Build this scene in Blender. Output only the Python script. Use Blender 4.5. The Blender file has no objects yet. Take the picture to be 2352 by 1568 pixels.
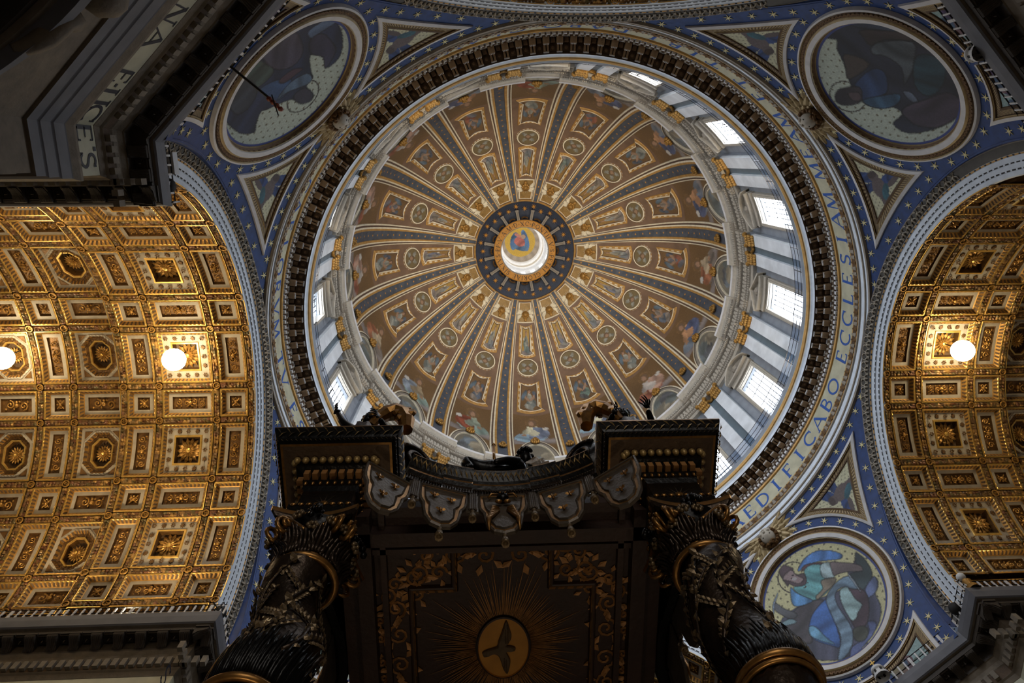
import bpy, math, random
import numpy as np
from math import pi, sin, cos, tan, radians, degrees, atan2, hypot, sqrt
from mathutils import Matrix, Vector
S = bpy.context.scene
COL = S.collection
rng = np.random.RandomState(7)

# ------------------------------------------------------------------ camera
cd = bpy.data.cameras.new('camera'); cam = bpy.data.objects.new('camera', cd); COL.objects.link(cam)
cd.sensor_width = 36.0; cd.lens = 1614.59 / 2352 * 36.0; cd.clip_end = 500; cd.clip_start = 0.1
def _R(rx, ry, rz):
    cx, sx, cy, sy, cz, sz = cos(rx), sin(rx), cos(ry), sin(ry), cos(rz), sin(rz)
    X = np.array([[1, 0, 0], [0, cx, -sx], [0, sx, cx]]); Y = np.array([[cy, 0, sy], [0, 1, 0], [-sy, 0, cy]])
    Z = np.array([[cz, -sz, 0], [sz, cz, 0], [0, 0, 1]])
    return X @ Y @ Z
_M = _R(0.2530, -0.0461, -0.0036)            # rows: image right, image down, view direction
_Rw = np.stack([_M[0], -_M[1], -_M[2]], 1)
cam.matrix_world = Matrix.Translation((-6.381, -12.6123, 1.7)) @ Matrix(_Rw.tolist()).to_4x4()
S.camera = cam
S.view_settings.view_transform = 'Standard'; S.view_settings.look = 'None'
S.view_settings.exposure = 0.0; S.view_settings.gamma = 1.0
S.view_settings.use_curve_mapping = False
S.cycles.use_denoising = True
S.cycles.max_bounces = 5; S.cycles.diffuse_bounces = 3; S.cycles.glossy_bounces = 2
S.cycles.transparent_max_bounces = 6; S.cycles.transmission_bounces = 2
S.cycles.caustics_reflective = False; S.cycles.caustics_refractive = False
S.cycles.use_adaptive_sampling = True; S.cycles.adaptive_threshold = 0.03
S.cycles.sample_clamp_indirect = 6

# ------------------------------------------------------------------ world and big lights
W = bpy.data.worlds.new('world'); S.world = W; W.use_nodes = True
bg = W.node_tree.nodes['Background']
bg.inputs[0].default_value = (0.60, 0.74, 1.0, 1); bg.inputs[1].default_value = 0.10
def lamp(name, kind, loc, power, color, size=1.0, target=None, spot=None, blend=0.5, size_y=None):
    d = bpy.data.lights.new(name, kind); d.energy = power; d.color = color
    if kind == 'AREA':
        d.size = size
        if size_y: d.shape = 'RECTANGLE'; d.size_y = size_y
    else: d.shadow_soft_size = size
    if kind == 'SPOT': d.spot_size = radians(spot); d.spot_blend = blend
    o = bpy.data.objects.new(name, d); COL.objects.link(o); o.location = loc
    if target is not None:
        o.rotation_euler = (Vector(target) - Vector(loc)).to_track_quat('-Z', 'Y').to_euler()
    return o
WARM = (1.0, 0.76, 0.44); COOL = (0.62, 0.76, 1.0); NEUT = (1.0, 0.83, 0.60)
# the daylight of the sixteen drum windows comes from their bright panes (materials pane_0 ... pane_15 below)
# floodlights standing on the cornices of the arms, out of sight from the floor
for sx, pw in ((-1, 1.0), (1, 0.19)):
    for sy in (-1, 1):
        for xx in (25.5, 33.0):
            lamp('cornice_floodlight', 'SPOT', (sx * xx, sy * 10.9, 35.6), 2700 * pw * (1.25 if sy > 0 else 0.7), WARM, 0.4,
                 (sx * (xx + 0.5), -sy * 3.0, 47.5), 150, 0.9)
# area light added in the arm behind the camera, fills the canopy front
lamp('nave_fill', 'AREA', (0, -60, 17), 4500, (1.0, 0.94, 0.85), 22, (0, 0, 22), size_y=28)
# lamps along the gallery of the drum, shining up into the dome
for k in range(8):
    a = radians(45 * k + 11.25)
    lamp('gallery_uplight', 'SPOT', (19.9 * cos(a), 19.9 * sin(a), 56.1), 9500, NEUT, 0.4, (3.0 * cos(a), 3.0 * sin(a), 100), 64, 0.9)
for i in range(4):        # unseen fill spots added at the pedestals to brighten the canopy ceiling
    lamp('canopy_fill', 'SPOT', (-5.93 + (4.06 - .9) * (1, -1, -1, 1)[i], -0.45 + (4.06 - .9) * (1, 1, -1, -1)[i], 3.5), 120, NEUT, 0.15, (-5.93, -0.45, 17), 70, 0.8)
for sx in (-1, 1):          # unseen fill spots added low in front, for column fronts and block undersides
    lamp('front_fill', 'SPOT', (-5.93 + 3.6 * sx, -7.6, 0.3), 420, NEUT, 0.15, (-5.93 + 4.06 * sx, -4.9, 16), 34, 0.8)
lamp('lantern_daylight', 'POINT', (0, 0, 108.3), 300, (1.0, 0.97, 0.92), 0.8)

# ------------------------------------------------------------------ helpers
def lin(r, g, b):
    f = lambda c: (c / 255 / 12.92) if c / 255 <= 0.04045 else ((c / 255 + 0.055) / 1.055) ** 2.4
    return (f(r), f(g), f(b))
MATS = {}
def mat(name, rgb, rough=0.6, metal=0.0, var=0.25, scale=6.0, bump=0.0, bscale=20.0, vcol=False, emit=0.0, alpha=1.0, spec=0.5):
    m = bpy.data.materials.new(name); m.use_nodes = True; nt = m.node_tree; N = nt.nodes; L = nt.links
    b = N['Principled BSDF']; b.inputs['Roughness'].default_value = rough; b.inputs['Metallic'].default_value = metal
    b.inputs['Specular IOR Level'].default_value = spec
    c = lin(*rgb)
    if emit > 0:
        b.inputs['Base Color'].default_value = (0, 0, 0, 1); b.inputs['Emission Color'].default_value = (*c, 1); b.inputs['Emission Strength'].default_value = emit
    elif vcol or var > 0 or bump > 0:
        tc = N.new('ShaderNodeTexCoord')
        no = N.new('ShaderNodeTexNoise'); no.inputs['Scale'].default_value = scale; no.inputs['Detail'].default_value = 3
        L.new(tc.outputs['Object'], no.inputs['Vector'])
        ra = N.new('ShaderNodeMapRange'); ra.inputs[1].default_value = 0.25; ra.inputs[2].default_value = 0.75
        ra.inputs[3].default_value = 1 - var; ra.inputs[4].default_value = 1 + var * 0.7
        L.new(no.outputs['Fac'], ra.inputs[0])
        mx = N.new('ShaderNodeVectorMath'); mx.operation = 'SCALE'
        if vcol:
            at = N.new('ShaderNodeAttribute'); at.attribute_name = 'Col'; L.new(at.outputs['Color'], mx.inputs[0])
        else: mx.inputs[0].default_value = c
        L.new(ra.outputs[0], mx.inputs['Scale']); L.new(mx.outputs[0], b.inputs['Base Color'])
        if bump > 0:
            n2 = N.new('ShaderNodeTexNoise'); n2.inputs['Scale'].default_value = bscale; n2.inputs['Detail'].default_value = 2
            L.new(tc.outputs['Object'], n2.inputs['Vector'])
            bp = N.new('ShaderNodeBump'); bp.inputs['Strength'].default_value = bump; bp.inputs['Distance'].default_value = 0.05
            L.new(n2.outputs['Fac'], bp.inputs['Height']); L.new(bp.outputs[0], b.inputs['Normal'])
    else: b.inputs['Base Color'].default_value = (*c, 1)
    if alpha < 1: b.inputs['Alpha'].default_value = alpha
    MATS[name] = m; return m
mat('gold', (176, 132, 66), 0.42, 0.5, 0.3, 3, 0.3, 14)
mat('gold_bright', (226, 184, 100), 0.3, 0.6, 0.2, 3)
mat('gold_dark', (104, 74, 38), 0.5, 0.35, 0.4, 4, 0.6, 16)
mat('gold_field', (118, 84, 44), 0.5, 0.35, 0.4, 3, 0.7, 9)
mat('stucco', (182, 173, 158), 0.6, 0, 0.15, 3)
mat('stucco_grey', (148, 138, 124), 0.7, 0, 0.2, 2, 0.2, 8)
mat('white_trim', (214, 212, 212), 0.5, 0, 0.12, 2)
mat('blue_white', (222, 230, 240), 0.5, 0, 0.12, 2)
mat('taupe', (128, 116, 100), 0.7, 0, 0.25, 2, 0.3, 8)
mat('brown', (112, 84, 56), 0.6, 0, 0.3, 4, 0.3, 10)
mat('brown_light', (158, 130, 98), 0.6, 0, 0.25, 4, 0.2, 10)
mat('brown_dark', (92, 70, 48), 0.7, 0, 0.3, 4, 0.3, 10)
mat('dark', (26, 24, 24), 0.7, 0, 0.2, 5)
mat('blue', (32, 64, 124), 0.5, 0, 0.3, 2.2)
mat('navy', (38, 46, 64), 0.55, 0, 0.3, 2.5)
mat('rib_slate', (82, 88, 98), 0.6, 0, 0.35, 1.6)
mat('star', (226, 214, 160), 0.45, 0.1, 0.15, 5)
mat('star_gold', (222, 160, 70), 0.4, 0.3, 0.2, 5)
mat('mosaic_gold', (206, 200, 158), 0.5, 0.05, 0.25, 5)
mat('field', (126, 100, 80), 0.6, 0, 0.25, 0.8, 0.2, 6)
mat('rib_gold', (194, 150, 84), 0.5, 0.2, 0.25, 2)
mat('rib_white', (238, 226, 198), 0.5, 0, 0.15, 2)
mat('rib_brown', (112, 90, 74), 0.6, 0, 0.2, 2)
mat('paint', (255, 255, 255), 0.55, 0, 0.22, 9, vcol=True)
mat('paint_garland', (255, 255, 255), 0.45, 0.3, 0.3, 9, vcol=True)
mat('marble', (222, 226, 230), 0.45, 0, 0.2, 0.7)
mat('marble_dark', (142, 148, 156), 0.45, 0, 0.25, 0.8)
mat('frieze_gold', (196, 192, 166), 0.5, 0.05, 0.2, 1.2)
mat('letter_blue', (52, 92, 168), 0.5, 0, 0.15, 3)
mat('letter_dark', (30, 30, 44), 0.5, 0, 0.1, 3)
mat('letter_brown', (52, 38, 26), 0.5, 0, 0.1, 3)
for k in range(16): mat('pane_%d' % k, (236, 244, 255), emit=4.2 + 38.0 * (0.5 - 0.5 * sin(radians(22.5 * k))) ** 2)
mat('lamp_lens', (255, 232, 186), emit=42.0)
mat('lantern_pane', (250, 250, 250), emit=1.3)
mat('iron', (30, 30, 32), 0.5, 0.3, 0.1, 5)
mat('netting', (86, 120, 160), 0.3, 0, 0.1, 3, alpha=0.42)
mat('bronze', (62, 50, 40), 0.34, 0.75, 0.35, 3, 0.3, 10)
mat('bronze_black', (22, 20, 19), 0.28, 0.6, 0.3, 3, 0.2, 8)
mat('bronze_gilt', (160, 116, 62), 0.32, 0.8, 0.4, 6)
mat('gilt_leaf', (186, 154, 96), 0.4, 0.35, 0.5, 6)
mat('bronze_leaf', (118, 98, 70), 0.38, 0.5, 0.5, 5)
mat('canopy_wood', (50, 28, 16), 0.55, 0, 0.3, 1.5, 0.2, 8)
mat('canopy_gold', (164, 116, 66), 0.5, 0.3, 0.4, 5)
mat('valance', (96, 85, 73), 0.42, 0.45, 0.25, 3, 0.2, 12)
mat('disc_gold', (190, 132, 52), 0.5, 0.2, 0.2, 2)
mat('dove', (92, 72, 48), 0.6, 0.1, 0.3, 5)
mat('white_plaster', (222, 222, 222), 0.5, 0, 0.1, 3)
mat('frame_gold', (172, 150, 108), 0.5, 0.15, 0.25, 3)
mat('coffer_white', (168, 158, 144), 0.6, 0, 0.15, 3)
mat('band_dark', (88, 84, 78), 0.6, 0, 0.25, 2, 0.2, 8)
mat('dome_gold', (158, 124, 68), 0.5, 0.2, 0.25, 3)
mat('slate', (96, 112, 122), 0.45, 0, 0.2, 0.8)
mat('paving', (176, 166, 152), 0.35, 0, 0.3, 0.4)
mat('travertine', (120, 112, 102), 0.7, 0, 0.3, 0.9, 0.3, 5)
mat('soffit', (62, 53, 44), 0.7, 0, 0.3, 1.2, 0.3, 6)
mat('fascia_grey', (112, 112, 118), 0.6, 0, 0.2, 1.0)

class MB:
    def __init__(s): s.V = []; s.F = []; s.M = []; s.C = []; s.n = 0
    def add(s, V, F, m=0, c=None):
        V = np.asarray(V, float).reshape(-1, 3); s.V.append(V)
        s.F += [tuple(int(i) + s.n for i in f) for f in F]; s.M += [m] * len(F) if np.isscalar(m) else list(m)
        s.C.append(np.ones((len(V), 3)) * (np.array(c) if c is not None else 1.0)); s.n += len(V); return s
    def grid(s, P, m=0, ci=False, cj=False, c=None):
        """P[i][j] points; quads between; ci / cj close that direction"""
        P = np.asarray(P, float); a, b = P.shape[:2]; F = []
        for i in range(a if ci else a - 1):
            i2 = (i + 1) % a
            for j in range(b if cj else b - 1):
                j2 = (j + 1) % b
                F.append((i * b + j, i * b + j2, i2 * b + j2, i2 * b + j))
        if c is not None: c = np.asarray(c, float).reshape(-1, 3)
        if callable(m): m = [m(i, j) for i in range(a if ci else a - 1) for j in range(b if cj else b - 1)]
        return s.add(P, F, m, c)
    def box(s, lo, hi, m=0, T=None):
        x0, y0, z0 = lo; x1, y1, z1 = hi
        V = np.array([(x0, y0, z0), (x1, y0, z0), (x1, y1, z0), (x0, y1, z0), (x0, y0, z1), (x1, y0, z1), (x1, y1, z1), (x0, y1, z1)], float)
        if T is not None: V = T(V)
        return s.add(V, [(3, 2, 1, 0), (4, 5, 6, 7), (0, 1, 5, 4), (1, 2, 6, 5), (2, 3, 7, 6), (3, 0, 4, 7)], m)
    def lathe(s, prof, n=96, m=0, a0=0.0, a1=2 * pi, c=None):
        full = abs(a1 - a0 - 2 * pi) < 1e-6
        A = np.linspace(a0, a1, n + (0 if full else 1), endpoint=not full)
        P = np.array([[(r * cos(a), r * sin(a), z) for a in A] for r, z in prof])
        return s.grid(P, m if not isinstance(m, (list, tuple)) else (lambda i, j: m[i]), cj=full, c=c)
    def tube(s, path, r, n=6, m=0, cap=True, c=None):
        path = np.asarray(path, float); k = len(path); r = np.ones(k) * r
        T = np.gradient(path, axis=0); T /= np.linalg.norm(T, axis=1)[:, None] + 1e-9
        up = np.array([0, 0, 1.0]) if abs(T[0][2]) < 0.9 else np.array([1.0, 0, 0]); P = []
        for i in range(k):
            u = np.cross(T[i], up); u /= np.linalg.norm(u) + 1e-9; up = np.cross(u, T[i])
            P.append([path[i] + r[i] * (u * cos(a) + up * sin(a)) for a in np.arange(n) * 2 * pi / n])
        b = s.n; s.grid(P, m, cj=True, c=None if c is None else np.ones((k * n, 3)) * np.array(c))
        if cap: s.F += [tuple(b + j for j in range(n))[::-1], tuple(b + (k - 1) * n + j for j in range(n))]; s.M += [m, m]
        return s
    def ball(s, c0, r, m=0, nu=8, nv=5, c=None):
        r = np.ones(3) * r
        P = [[(c0[0] + r[0] * sin(t) * cos(a), c0[1] + r[1] * sin(t) * sin(a), c0[2] + r[2] * cos(t)) for a in np.arange(nu) * 2 * pi / nu]
             for t in np.linspace(0.02, pi - 0.02, nv)]
        return s.grid(P, m, cj=True, c=None if c is None else np.ones((nu * nv, 3)) * np.array(c))
    def prism(s, poly, h0, h1, m=0, T=None):
        n = len(poly); V = np.array([(x, y, h0) for x, y in poly] + [(x, y, h1) for x, y in poly], float)
        if T is not None: V = T(V)
        return s.add(V, [tuple(range(n))[::-1], tuple(range(n, 2 * n))] + [(i, (i + 1) % n, n + (i + 1) % n, n + i) for i in range(n)], m)
    def loops(s, Ls, ms, cap=None):
        """strips between successive closed loops of the same length, optional cap material"""
        b = s.n; n = len(Ls[0])
        s.grid(np.array(Ls), (lambda i, j: ms[i]), cj=True)
        if cap is not None: s.F.append(tuple(b + (len(Ls) - 1) * n + j for j in range(n))); s.M.append(cap)
        return s
    def map(s, f):
        s.V = [f(v) for v in s.V]; return s
    def mesh(s, name, mats, smooth=False, vcol=False):
        me = bpy.data.meshes.new(name); V = np.concatenate(s.V)
        me.from_pydata(V.tolist(), [], s.F)
        for x in (mats if isinstance(mats, (list, tuple)) else [mats]): me.materials.append(MATS[x])
        me.polygons.foreach_set('material_index', np.array(s.M, np.int32))
        if smooth: me.polygons.foreach_set('use_smooth', np.ones(len(me.polygons), bool))
        if vcol:
            ca = me.color_attributes.new('Col', 'FLOAT_COLOR', 'POINT')
            ca.data.foreach_set('color', np.c_[np.concatenate(s.C), np.ones(len(V))].astype(np.float32).ravel())
        me.update(); return me
def obj(name, me, parent=None, M=None, kind=None, label=None):
    o = bpy.data.objects.new(name, me); COL.objects.link(o)
    if parent is not None:
        o.parent = parent; o.matrix_parent_inverse = Matrix.Translation(parent.location).inverted() if parent.rotation_euler.z == 0 else Matrix()
    if M is not None: o.matrix_basis = M
    if kind: o['kind'] = kind
    if label: o['label'] = label
    return o
def mk(name, mb, mats, parent=None, smooth=False, vcol=False, kind=None, label=None, M=None):
    return obj(name, mb.mesh(name, mats, smooth, vcol), parent, M, kind, label)
def root(name, label, cat, loc=(0, 0, 0), rz=0.0, kind=None, group=None):
    o = bpy.data.objects.new(name, None); COL.objects.link(o); o.location = loc; o.rotation_euler = (0, 0, rz); o.empty_display_size = 0.3
    o['label'] = label
    if kind: o['kind'] = kind
    if cat: o['category'] = cat
    if group: o['group'] = group
    return o
RZ = lambda a: Matrix.Rotation(a, 4, 'Z')

# ---- letters as flat thick strokes (unit cap height) ----
def arcp(cx, cy, rx, ry, a0, a1, n=9): return [(cx + rx * cos(radians(a)), cy + ry * sin(radians(a))) for a in np.linspace(a0, a1, n)]
TH, TN = 0.15, 0.07
GL = {
 'A': (0.86, [([(0.02, 0), (0.42, 1)], TN), ([(0.42, 1), (0.84, 0)], TH), ([(0.2, 0.36), (0.66, 0.36)], TN), ([(-.06, 0.02), (0.14, 0.02)], TN), ([(0.7, 0.02), (0.94, 0.02)], TN)]),
 'B': (0.66, [([(0.12, 0), (0.12, 1)], TH), ([(0.12, .97)] + arcp(.3, .75, .22, .22, 90, -90) + [(0.12, .53)], TN + .02), ([(0.12, .5)] + arcp(.32, .26, .27, .24, 90, -90) + [(0.12, .03)], TN + .03)]),
 'C': (0.82, [(arcp(.46, .5, .4, .46, 50, 310, 15), TH * .8), ([(.74, .68), (.74, .96)], TN)]),
 'D': (0.86, [([(0.12, 0), (0.12, 1)], TH), ([(0.12, .97)] + arcp(.32, .5, .42, .47, 90, -90, 13) + [(0.12, .03)], TH * .75)]),
 'E': (0.6, [([(0.12, 0), (0.12, 1)], TH), ([(0.1, .965), (.54, .965)], TN), ([(0.1, .51), (.46, .51)], TN), ([(0.1, .035), (.56, .035)], TN), ([(.54, .97), (.54, .8)], TN), ([(.56, .03), (.56, .2)], TN)]),
 'F': (0.58, [([(0.12, 0), (0.12, 1)], TH), ([(0.1, .965), (.54, .965)], TN), ([(0.1, .51), (.46, .51)], TN), ([(.54, .97), (.54, .8)], TN), ([(0, .03), (.26, .03)], TN)]),
 'G': (0.84, [(arcp(.46, .5, .4, .46, 50, 320, 15), TH * .8), ([(.76, .44), (.76, .1)], TH * .9), ([(.74, .68), (.74, .96)], TN)]),
 'H': (0.82, [([(0.12, 0), (0.12, 1)], TH), ([(0.7, 0), (0.7, 1)], TH), ([(0.1, .5), (.7, .5)], TN)]),
 'I': (0.3, [([(0.15, 0), (0.15, 1)], TH), ([(0, .03), (.3, .03)], TN), ([(0, .97), (.3, .97)], TN)]),
 'L': (0.58, [([(0.12, 0), (0.12, 1)], TH), ([(0.1, .035), (.54, .035)], TN), ([(.54, .03), (.54, .2)], TN)]),
 'M': (1.0, [([(0.1, 0), (0.16, 1)], TN), ([(0.16, 1), (.5, 0)], TH), ([(.5, 0), (.84, 1)], TN), ([(.84, 1), (.92, 0)], TH)]),
 'N': (0.84, [([(0.1, 0), (0.1, 1)], TN), ([(0.08, 1), (.74, 0)], TH), ([(.74, 0), (.74, 1)], TN), ([(0, .97), (.2, .97)], TN), ([(.62, .97), (.86, .97)], TN)]),
 'O': (0.94, [(arcp(.47, .5, .4, .45, 0, 360, 21), TH * .8)]),
 'P': (0.62, [([(0.12, 0), (0.12, 1)], TH), ([(0.12, .97)] + arcp(.3, .72, .25, .25, 90, -90) + [(0.12, .47)], TN + .02), ([(0, .03), (.26, .03)], TN)]),
 'R': (0.72, [([(0.12, 0), (0.12, 1)], TH), ([(0.12, .97)] + arcp(.3, .73, .24, .24, 90, -90) + [(0.12, .49)], TN + .02), ([(.28, .5), (.7, 0)], TH)]),
 'S': (0.6, [(arcp(.3, .74, .2, .22, 30, 255, 9) + arcp(.3, .26, .23, .23, 75, -150, 9), TH * .8), ([(.5, .8), (.5, .97)], TN), ([(.08, .2), (.08, .04)], TN)]),
 'T': (0.74, [([(0.37, 0), (0.37, 1)], TH), ([(0.02, .965), (.72, .965)], TN), ([(.02, .97), (.02, .8)], TN), ([(.72, .97), (.72, .8)], TN)]),
 'V': (0.84, [([(0.02, 1), (0.42, 0)], TH), ([(0.42, 0), (0.8, 1)], TN), ([(-.08, .97), (.16, .97)], TN), ([(.68, .97), (.92, .97)], TN)]),
 'X': (0.8, [([(0.04, 1), (0.74, 0)], TH), ([(0.72, 1), (0.06, 0)], TN)]),
 '.': (0.2, [([(0.1, .44), (0.1, .58)], TH)]), "'": (0.25, [([(0.1, .9), (0.1, 1.08)], TH)]),
 '/': (0.34, [([(0.26, 1), (0.24, .4), (.16, .1), (.02, 0)], TN + .03)]),
}
def glyph_quads(ch):
    """list of quads in glyph units"""
    Q = []
    for pts, w in GL[ch][1]:
        p = np.array(pts, float); t = np.gradient(p, axis=0); t /= np.linalg.norm(t, axis=1)[:, None] + 1e-9
        nn = np.c_[-t[:, 1], t[:, 0]] * w / 2; A, B = p + nn, p - nn
        for i in range(len(p) - 1): Q.append([B[i], B[i + 1], A[i + 1], A[i]])
    return Q
def put_glyph(mb, ch, f, m=0):
    """f maps glyph (x, y) centred on x to a 3D point"""
    w = GL[ch][0]
    for q in glyph_quads(ch): mb.add([f(x - w / 2, y) for x, y in q], [(0, 1, 2, 3)], m)
def star2d(n, R, r, a0=0.0):
    return [((R if i % 2 == 0 else r) * cos(a0 + i * pi / n), (R if i % 2 == 0 else r) * sin(a0 + i * pi / n)) for i in range(2 * n)]

# ---- painting on grids of vertex colours (flat mosaic pictures) ----
L3 = lambda *c: np.array(lin(*c))
def inpoly(u, v, poly):
    poly = np.asarray(poly, float); r = np.zeros(u.shape, bool); j = len(poly) - 1
    for i in range(len(poly)):
        xi, yi = poly[i]; xj, yj = poly[j]
        cnd = ((yi > v) != (yj > v)); x = (xj - xi) * (v - yi) / (yj - yi + 1e-12) + xi
        r ^= cnd & (u < x); j = i
    return r
def near_edge(u, v, poly, w):
    p = np.asarray(poly, float); m = np.zeros(u.shape, bool)
    for a, b in zip(p, np.roll(p, -1, 0)):
        e = b - a; L2 = e @ e + 1e-12; t = np.clip(((u - a[0]) * e[0] + (v - a[1]) * e[1]) / L2, 0, 1); m |= (u - a[0] - t * e[0]) ** 2 + (v - a[1] - t * e[1]) ** 2 < w * w
    return m
def smooth(poly, n=4):
    p = np.asarray(poly, float); k = len(p); out = []
    for i in range(k):
        a, b, c, d = p[i - 1], p[i], p[(i + 1) % k], p[(i + 2) % k]
        for t in np.arange(n) / n:
            out.append(0.5 * ((2 * b) + (-a + c) * t + (2 * a - 5 * b + 4 * c - d) * t * t + (-a + 3 * b - 3 * c + d) * t ** 3))
    return np.array(out)
def folds(u, v, ang, fr, ph=0.0, amp=0.28):
    w = u * cos(ang) + v * sin(ang); q = -u * sin(ang) + v * cos(ang)
    g = fr * w + 1.6 * np.sin(q * fr * 0.35 + ph) + ph
    return 1 + amp * (np.sin(g) + .5 * np.sin(2.3 * g + q * fr * .6)) + .5 * amp * np.sin(fr * .4 * q + ph) * np.sin(fr * .5 * w)
def blob(colr, u, v, cx, cy, rx, ry, ang, col, fr=0, ph=0.0):
    du, dv = u - cx, v - cy; a = du * cos(ang) + dv * sin(ang); b = -du * sin(ang) + dv * cos(ang)
    m = (a / rx) ** 2 + (b / ry) ** 2 < 1
    c = np.ones((*u.shape, 3)) * col
    if fr: c = c * folds(u, v, ang + 0.6, fr, ph)[..., None]
    colr[m] = c[m]
def saint(u, v, R, ground, hal=True, pal=None):
    """generic seated robed figure in a unit box, v up"""
    col = np.ones((*u.shape, 3)) * ground * (1 + 0.10 * np.sin(7 * u + R.rand() * 6) * np.sin(5 * v + 2))[..., None]
    pals = [((150, 170, 190), (120, 140, 170), (196, 190, 160)), ((170, 90, 70), (150, 80, 60), (150, 160, 150)), ((140, 150, 140), (160, 170, 160), (110, 120, 130)),
            ((120, 130, 150), (170, 150, 120), (180, 176, 160)), ((176, 120, 80), (120, 130, 160), (200, 190, 170))]
    A, B, D = [L3(*c) for c in (pal or pals[R.randint(len(pals))])]
    s = 1 if R.rand() < 0.5 else -1; f = lambda x: 0.5 + s * (x - 0.5)
    blob(col, u, v, 0.5, 0.05, 0.6, 0.13, 0, L3(140, 130, 125), 9, 1)
    blob(col, u, v, f(0.44), 0.25, 0.36, 0.2, 0.15 * s, B, 16, R.rand() * 6)
    blob(col, u, v, f(0.62), 0.34, 0.24, 0.17, 0.5 * s, A, 18, R.rand() * 6)
    blob(col, u, v, f(0.5), 0.52, 0.15, 0.22, 0.1 * s, D, 14, R.rand() * 6)
    blob(col, u, v, f(0.66), 0.53, 0.18, 0.08, -0.5 * s, A, 14, 1)
    blob(col, u, v, f(0.36), 0.48, 0.07, 0.17, -0.5 * s, D * 0.9, 14, 2)
    blob(col, u, v, f(0.30), 0.34, 0.05, 0.05, 0, L3(170, 130, 100))
    if hal: blob(col, u, v, f(0.49), 0.79, 0.15, 0.15, 0, ground * 1.5); blob(col, u, v, f(0.49), 0.79, 0.135, 0.135, 0, ground * 1.1)
    blob(col, u, v, f(0.49), 0.79, 0.085, 0.105, 0, L3(120, 96, 76)); blob(col, u, v, f(0.475), 0.765, 0.06, 0.075, 0, L3(176, 138, 110))
    if R.rand() < 0.6: blob(col, u, v, f(0.77), 0.56, 0.07, 0.05, 0.4, L3(210, 205, 195))
    return col
def angel(u, v, R, ground):
    col = np.ones((*u.shape, 3)) * ground * (1 + 0.12 * np.sin(6 * u + 1) * np.sin(6 * v + R.rand() * 6))[..., None]
    A, B = [L3(*c) for c in [((120, 126, 122), (150, 150, 140)), ((96, 104, 116), (140, 130, 120)), ((150, 96, 76), (110, 110, 116)), ((110, 130, 120), (90, 90, 90))][R.randint(4)]]
    s = 1 if R.rand() < 0.5 else -1; f = lambda x: 0.5 + s * (x - 0.5)
    blob(col, u, v, f(0.22), 0.62, 0.22, 0.1, 0.9 * s, L3(96, 112, 124), 22, 1)
    blob(col, u, v, f(0.80), 0.60, 0.2, 0.09, -0.9 * s, L3(84, 92, 104), 22, 2)
    blob(col, u, v, f(0.52), 0.26, 0.30, 0.17, 0.3 * s, A, 16, R.rand() * 6)
    blob(col, u, v, f(0.42), 0.16, 0.22, 0.1, -0.4 * s, B, 16, R.rand() * 6)
    blob(col, u, v, f(0.5), 0.5, 0.13, 0.2, 0.25 * s, B * 1.1, 14, 1)
    blob(col, u, v, f(0.64), 0.5, 0.17, 0.05, 0.6 * s, L3(168, 136, 112)); blob(col, u, v, f(0.36), 0.48, 0.16, 0.05, -0.6 * s, L3(160, 130, 106))
    blob(col, u, v, f(0.5), 0.76, 0.075, 0.09, 0, L3(80, 64, 52)); blob(col, u, v, f(0.49), 0.74, 0.055, 0.07, 0, L3(172, 136, 110))
    return col
# ================================================================== floor, arms, vaults
HS, RA, AX = 35.636, 11.957, 21.6
fl = MB(); fl.box((-62, -62, -0.3), (62, 62, 0.0)); o = mk('floor', fl, 'paving', kind='structure'); o['label'] = 'grey stone paved floor under the crossing of the church'
XP = lambda x, r, t: (x, r * sin(t), r * cos(t))                # vault cylinder, axis along x at z = 0
def VM(th, x=0.0): return Matrix.Translation((x, 0, HS)) @ Matrix.Rotation(-th, 4, 'X')
ARMS = {0: ('ceiling_right', 'coffered barrel vault of the right hand arm, brown and dim with one lamp'),
        1: ('ceiling_back', 'coffered vault glimpsed behind the dark canopy at the bottom edge'),
        2: ('ceiling_left', 'golden coffered barrel vault of the left hand arm with two lamps'),
        3: ('ceiling_front', 'strip of brown coffered vault along the top edge of the view')}
def subdiv(poly, ns):
    out = []
    for i in range(len(poly)):
        a, b = np.array(poly[i], float), np.array(poly[(i + 1) % len(poly)], float); n = ns if np.isscalar(ns) else ns[i]
        for t in np.arange(n) / n: out.append(a + (b - a) * t)
    return np.array(out)
def rect(w, h, o): return [(-w / 2 + o, -h / 2 + o), (w / 2 - o, -h / 2 + o), (w / 2 - o, h / 2 - o), (-w / 2 + o, h / 2 - o)]
def octa(w, h, o, k=0.3):
    x, y = w / 2 - o, h / 2 - o; c = min(w, h) * k - o * 0.58
    return [(-x + c, -y), (x - c, -y), (x, -y + c), (x, y - c), (x - c, y), (-x + c, y), (-x, y - c), (-x, -y + c)]
CM = ['gold', 'gold_dark', 'coffer_white', 'gold_field', 'gold_bright', 'brown_dark']
def vm(ra): return lambda P: np.stack([P[:, 0], (ra + P[:, 2]) * np.sin(P[:, 1] / ra), (ra + P[:, 2]) * np.cos(P[:, 1] / ra)], 1)
def ring_loops(mb, polys, deps, ms, n, cap=None, tooth=()):
    Ls = []
    for i, (pl, d) in enumerate(zip(polys, deps)):
        q = subdiv(pl, n); z = np.full(len(q), d, float)
        if i in tooth: z[::2] -= 0.05
        Ls.append(np.c_[q, z])
    b0 = len(mb.M); mb.loops(Ls, ms, cap)
    for i in tooth:
        k = len(Ls[0])
        for j in range(k): mb.M[b0 + i * k + j] = 0 if j % 2 else 5
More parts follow.
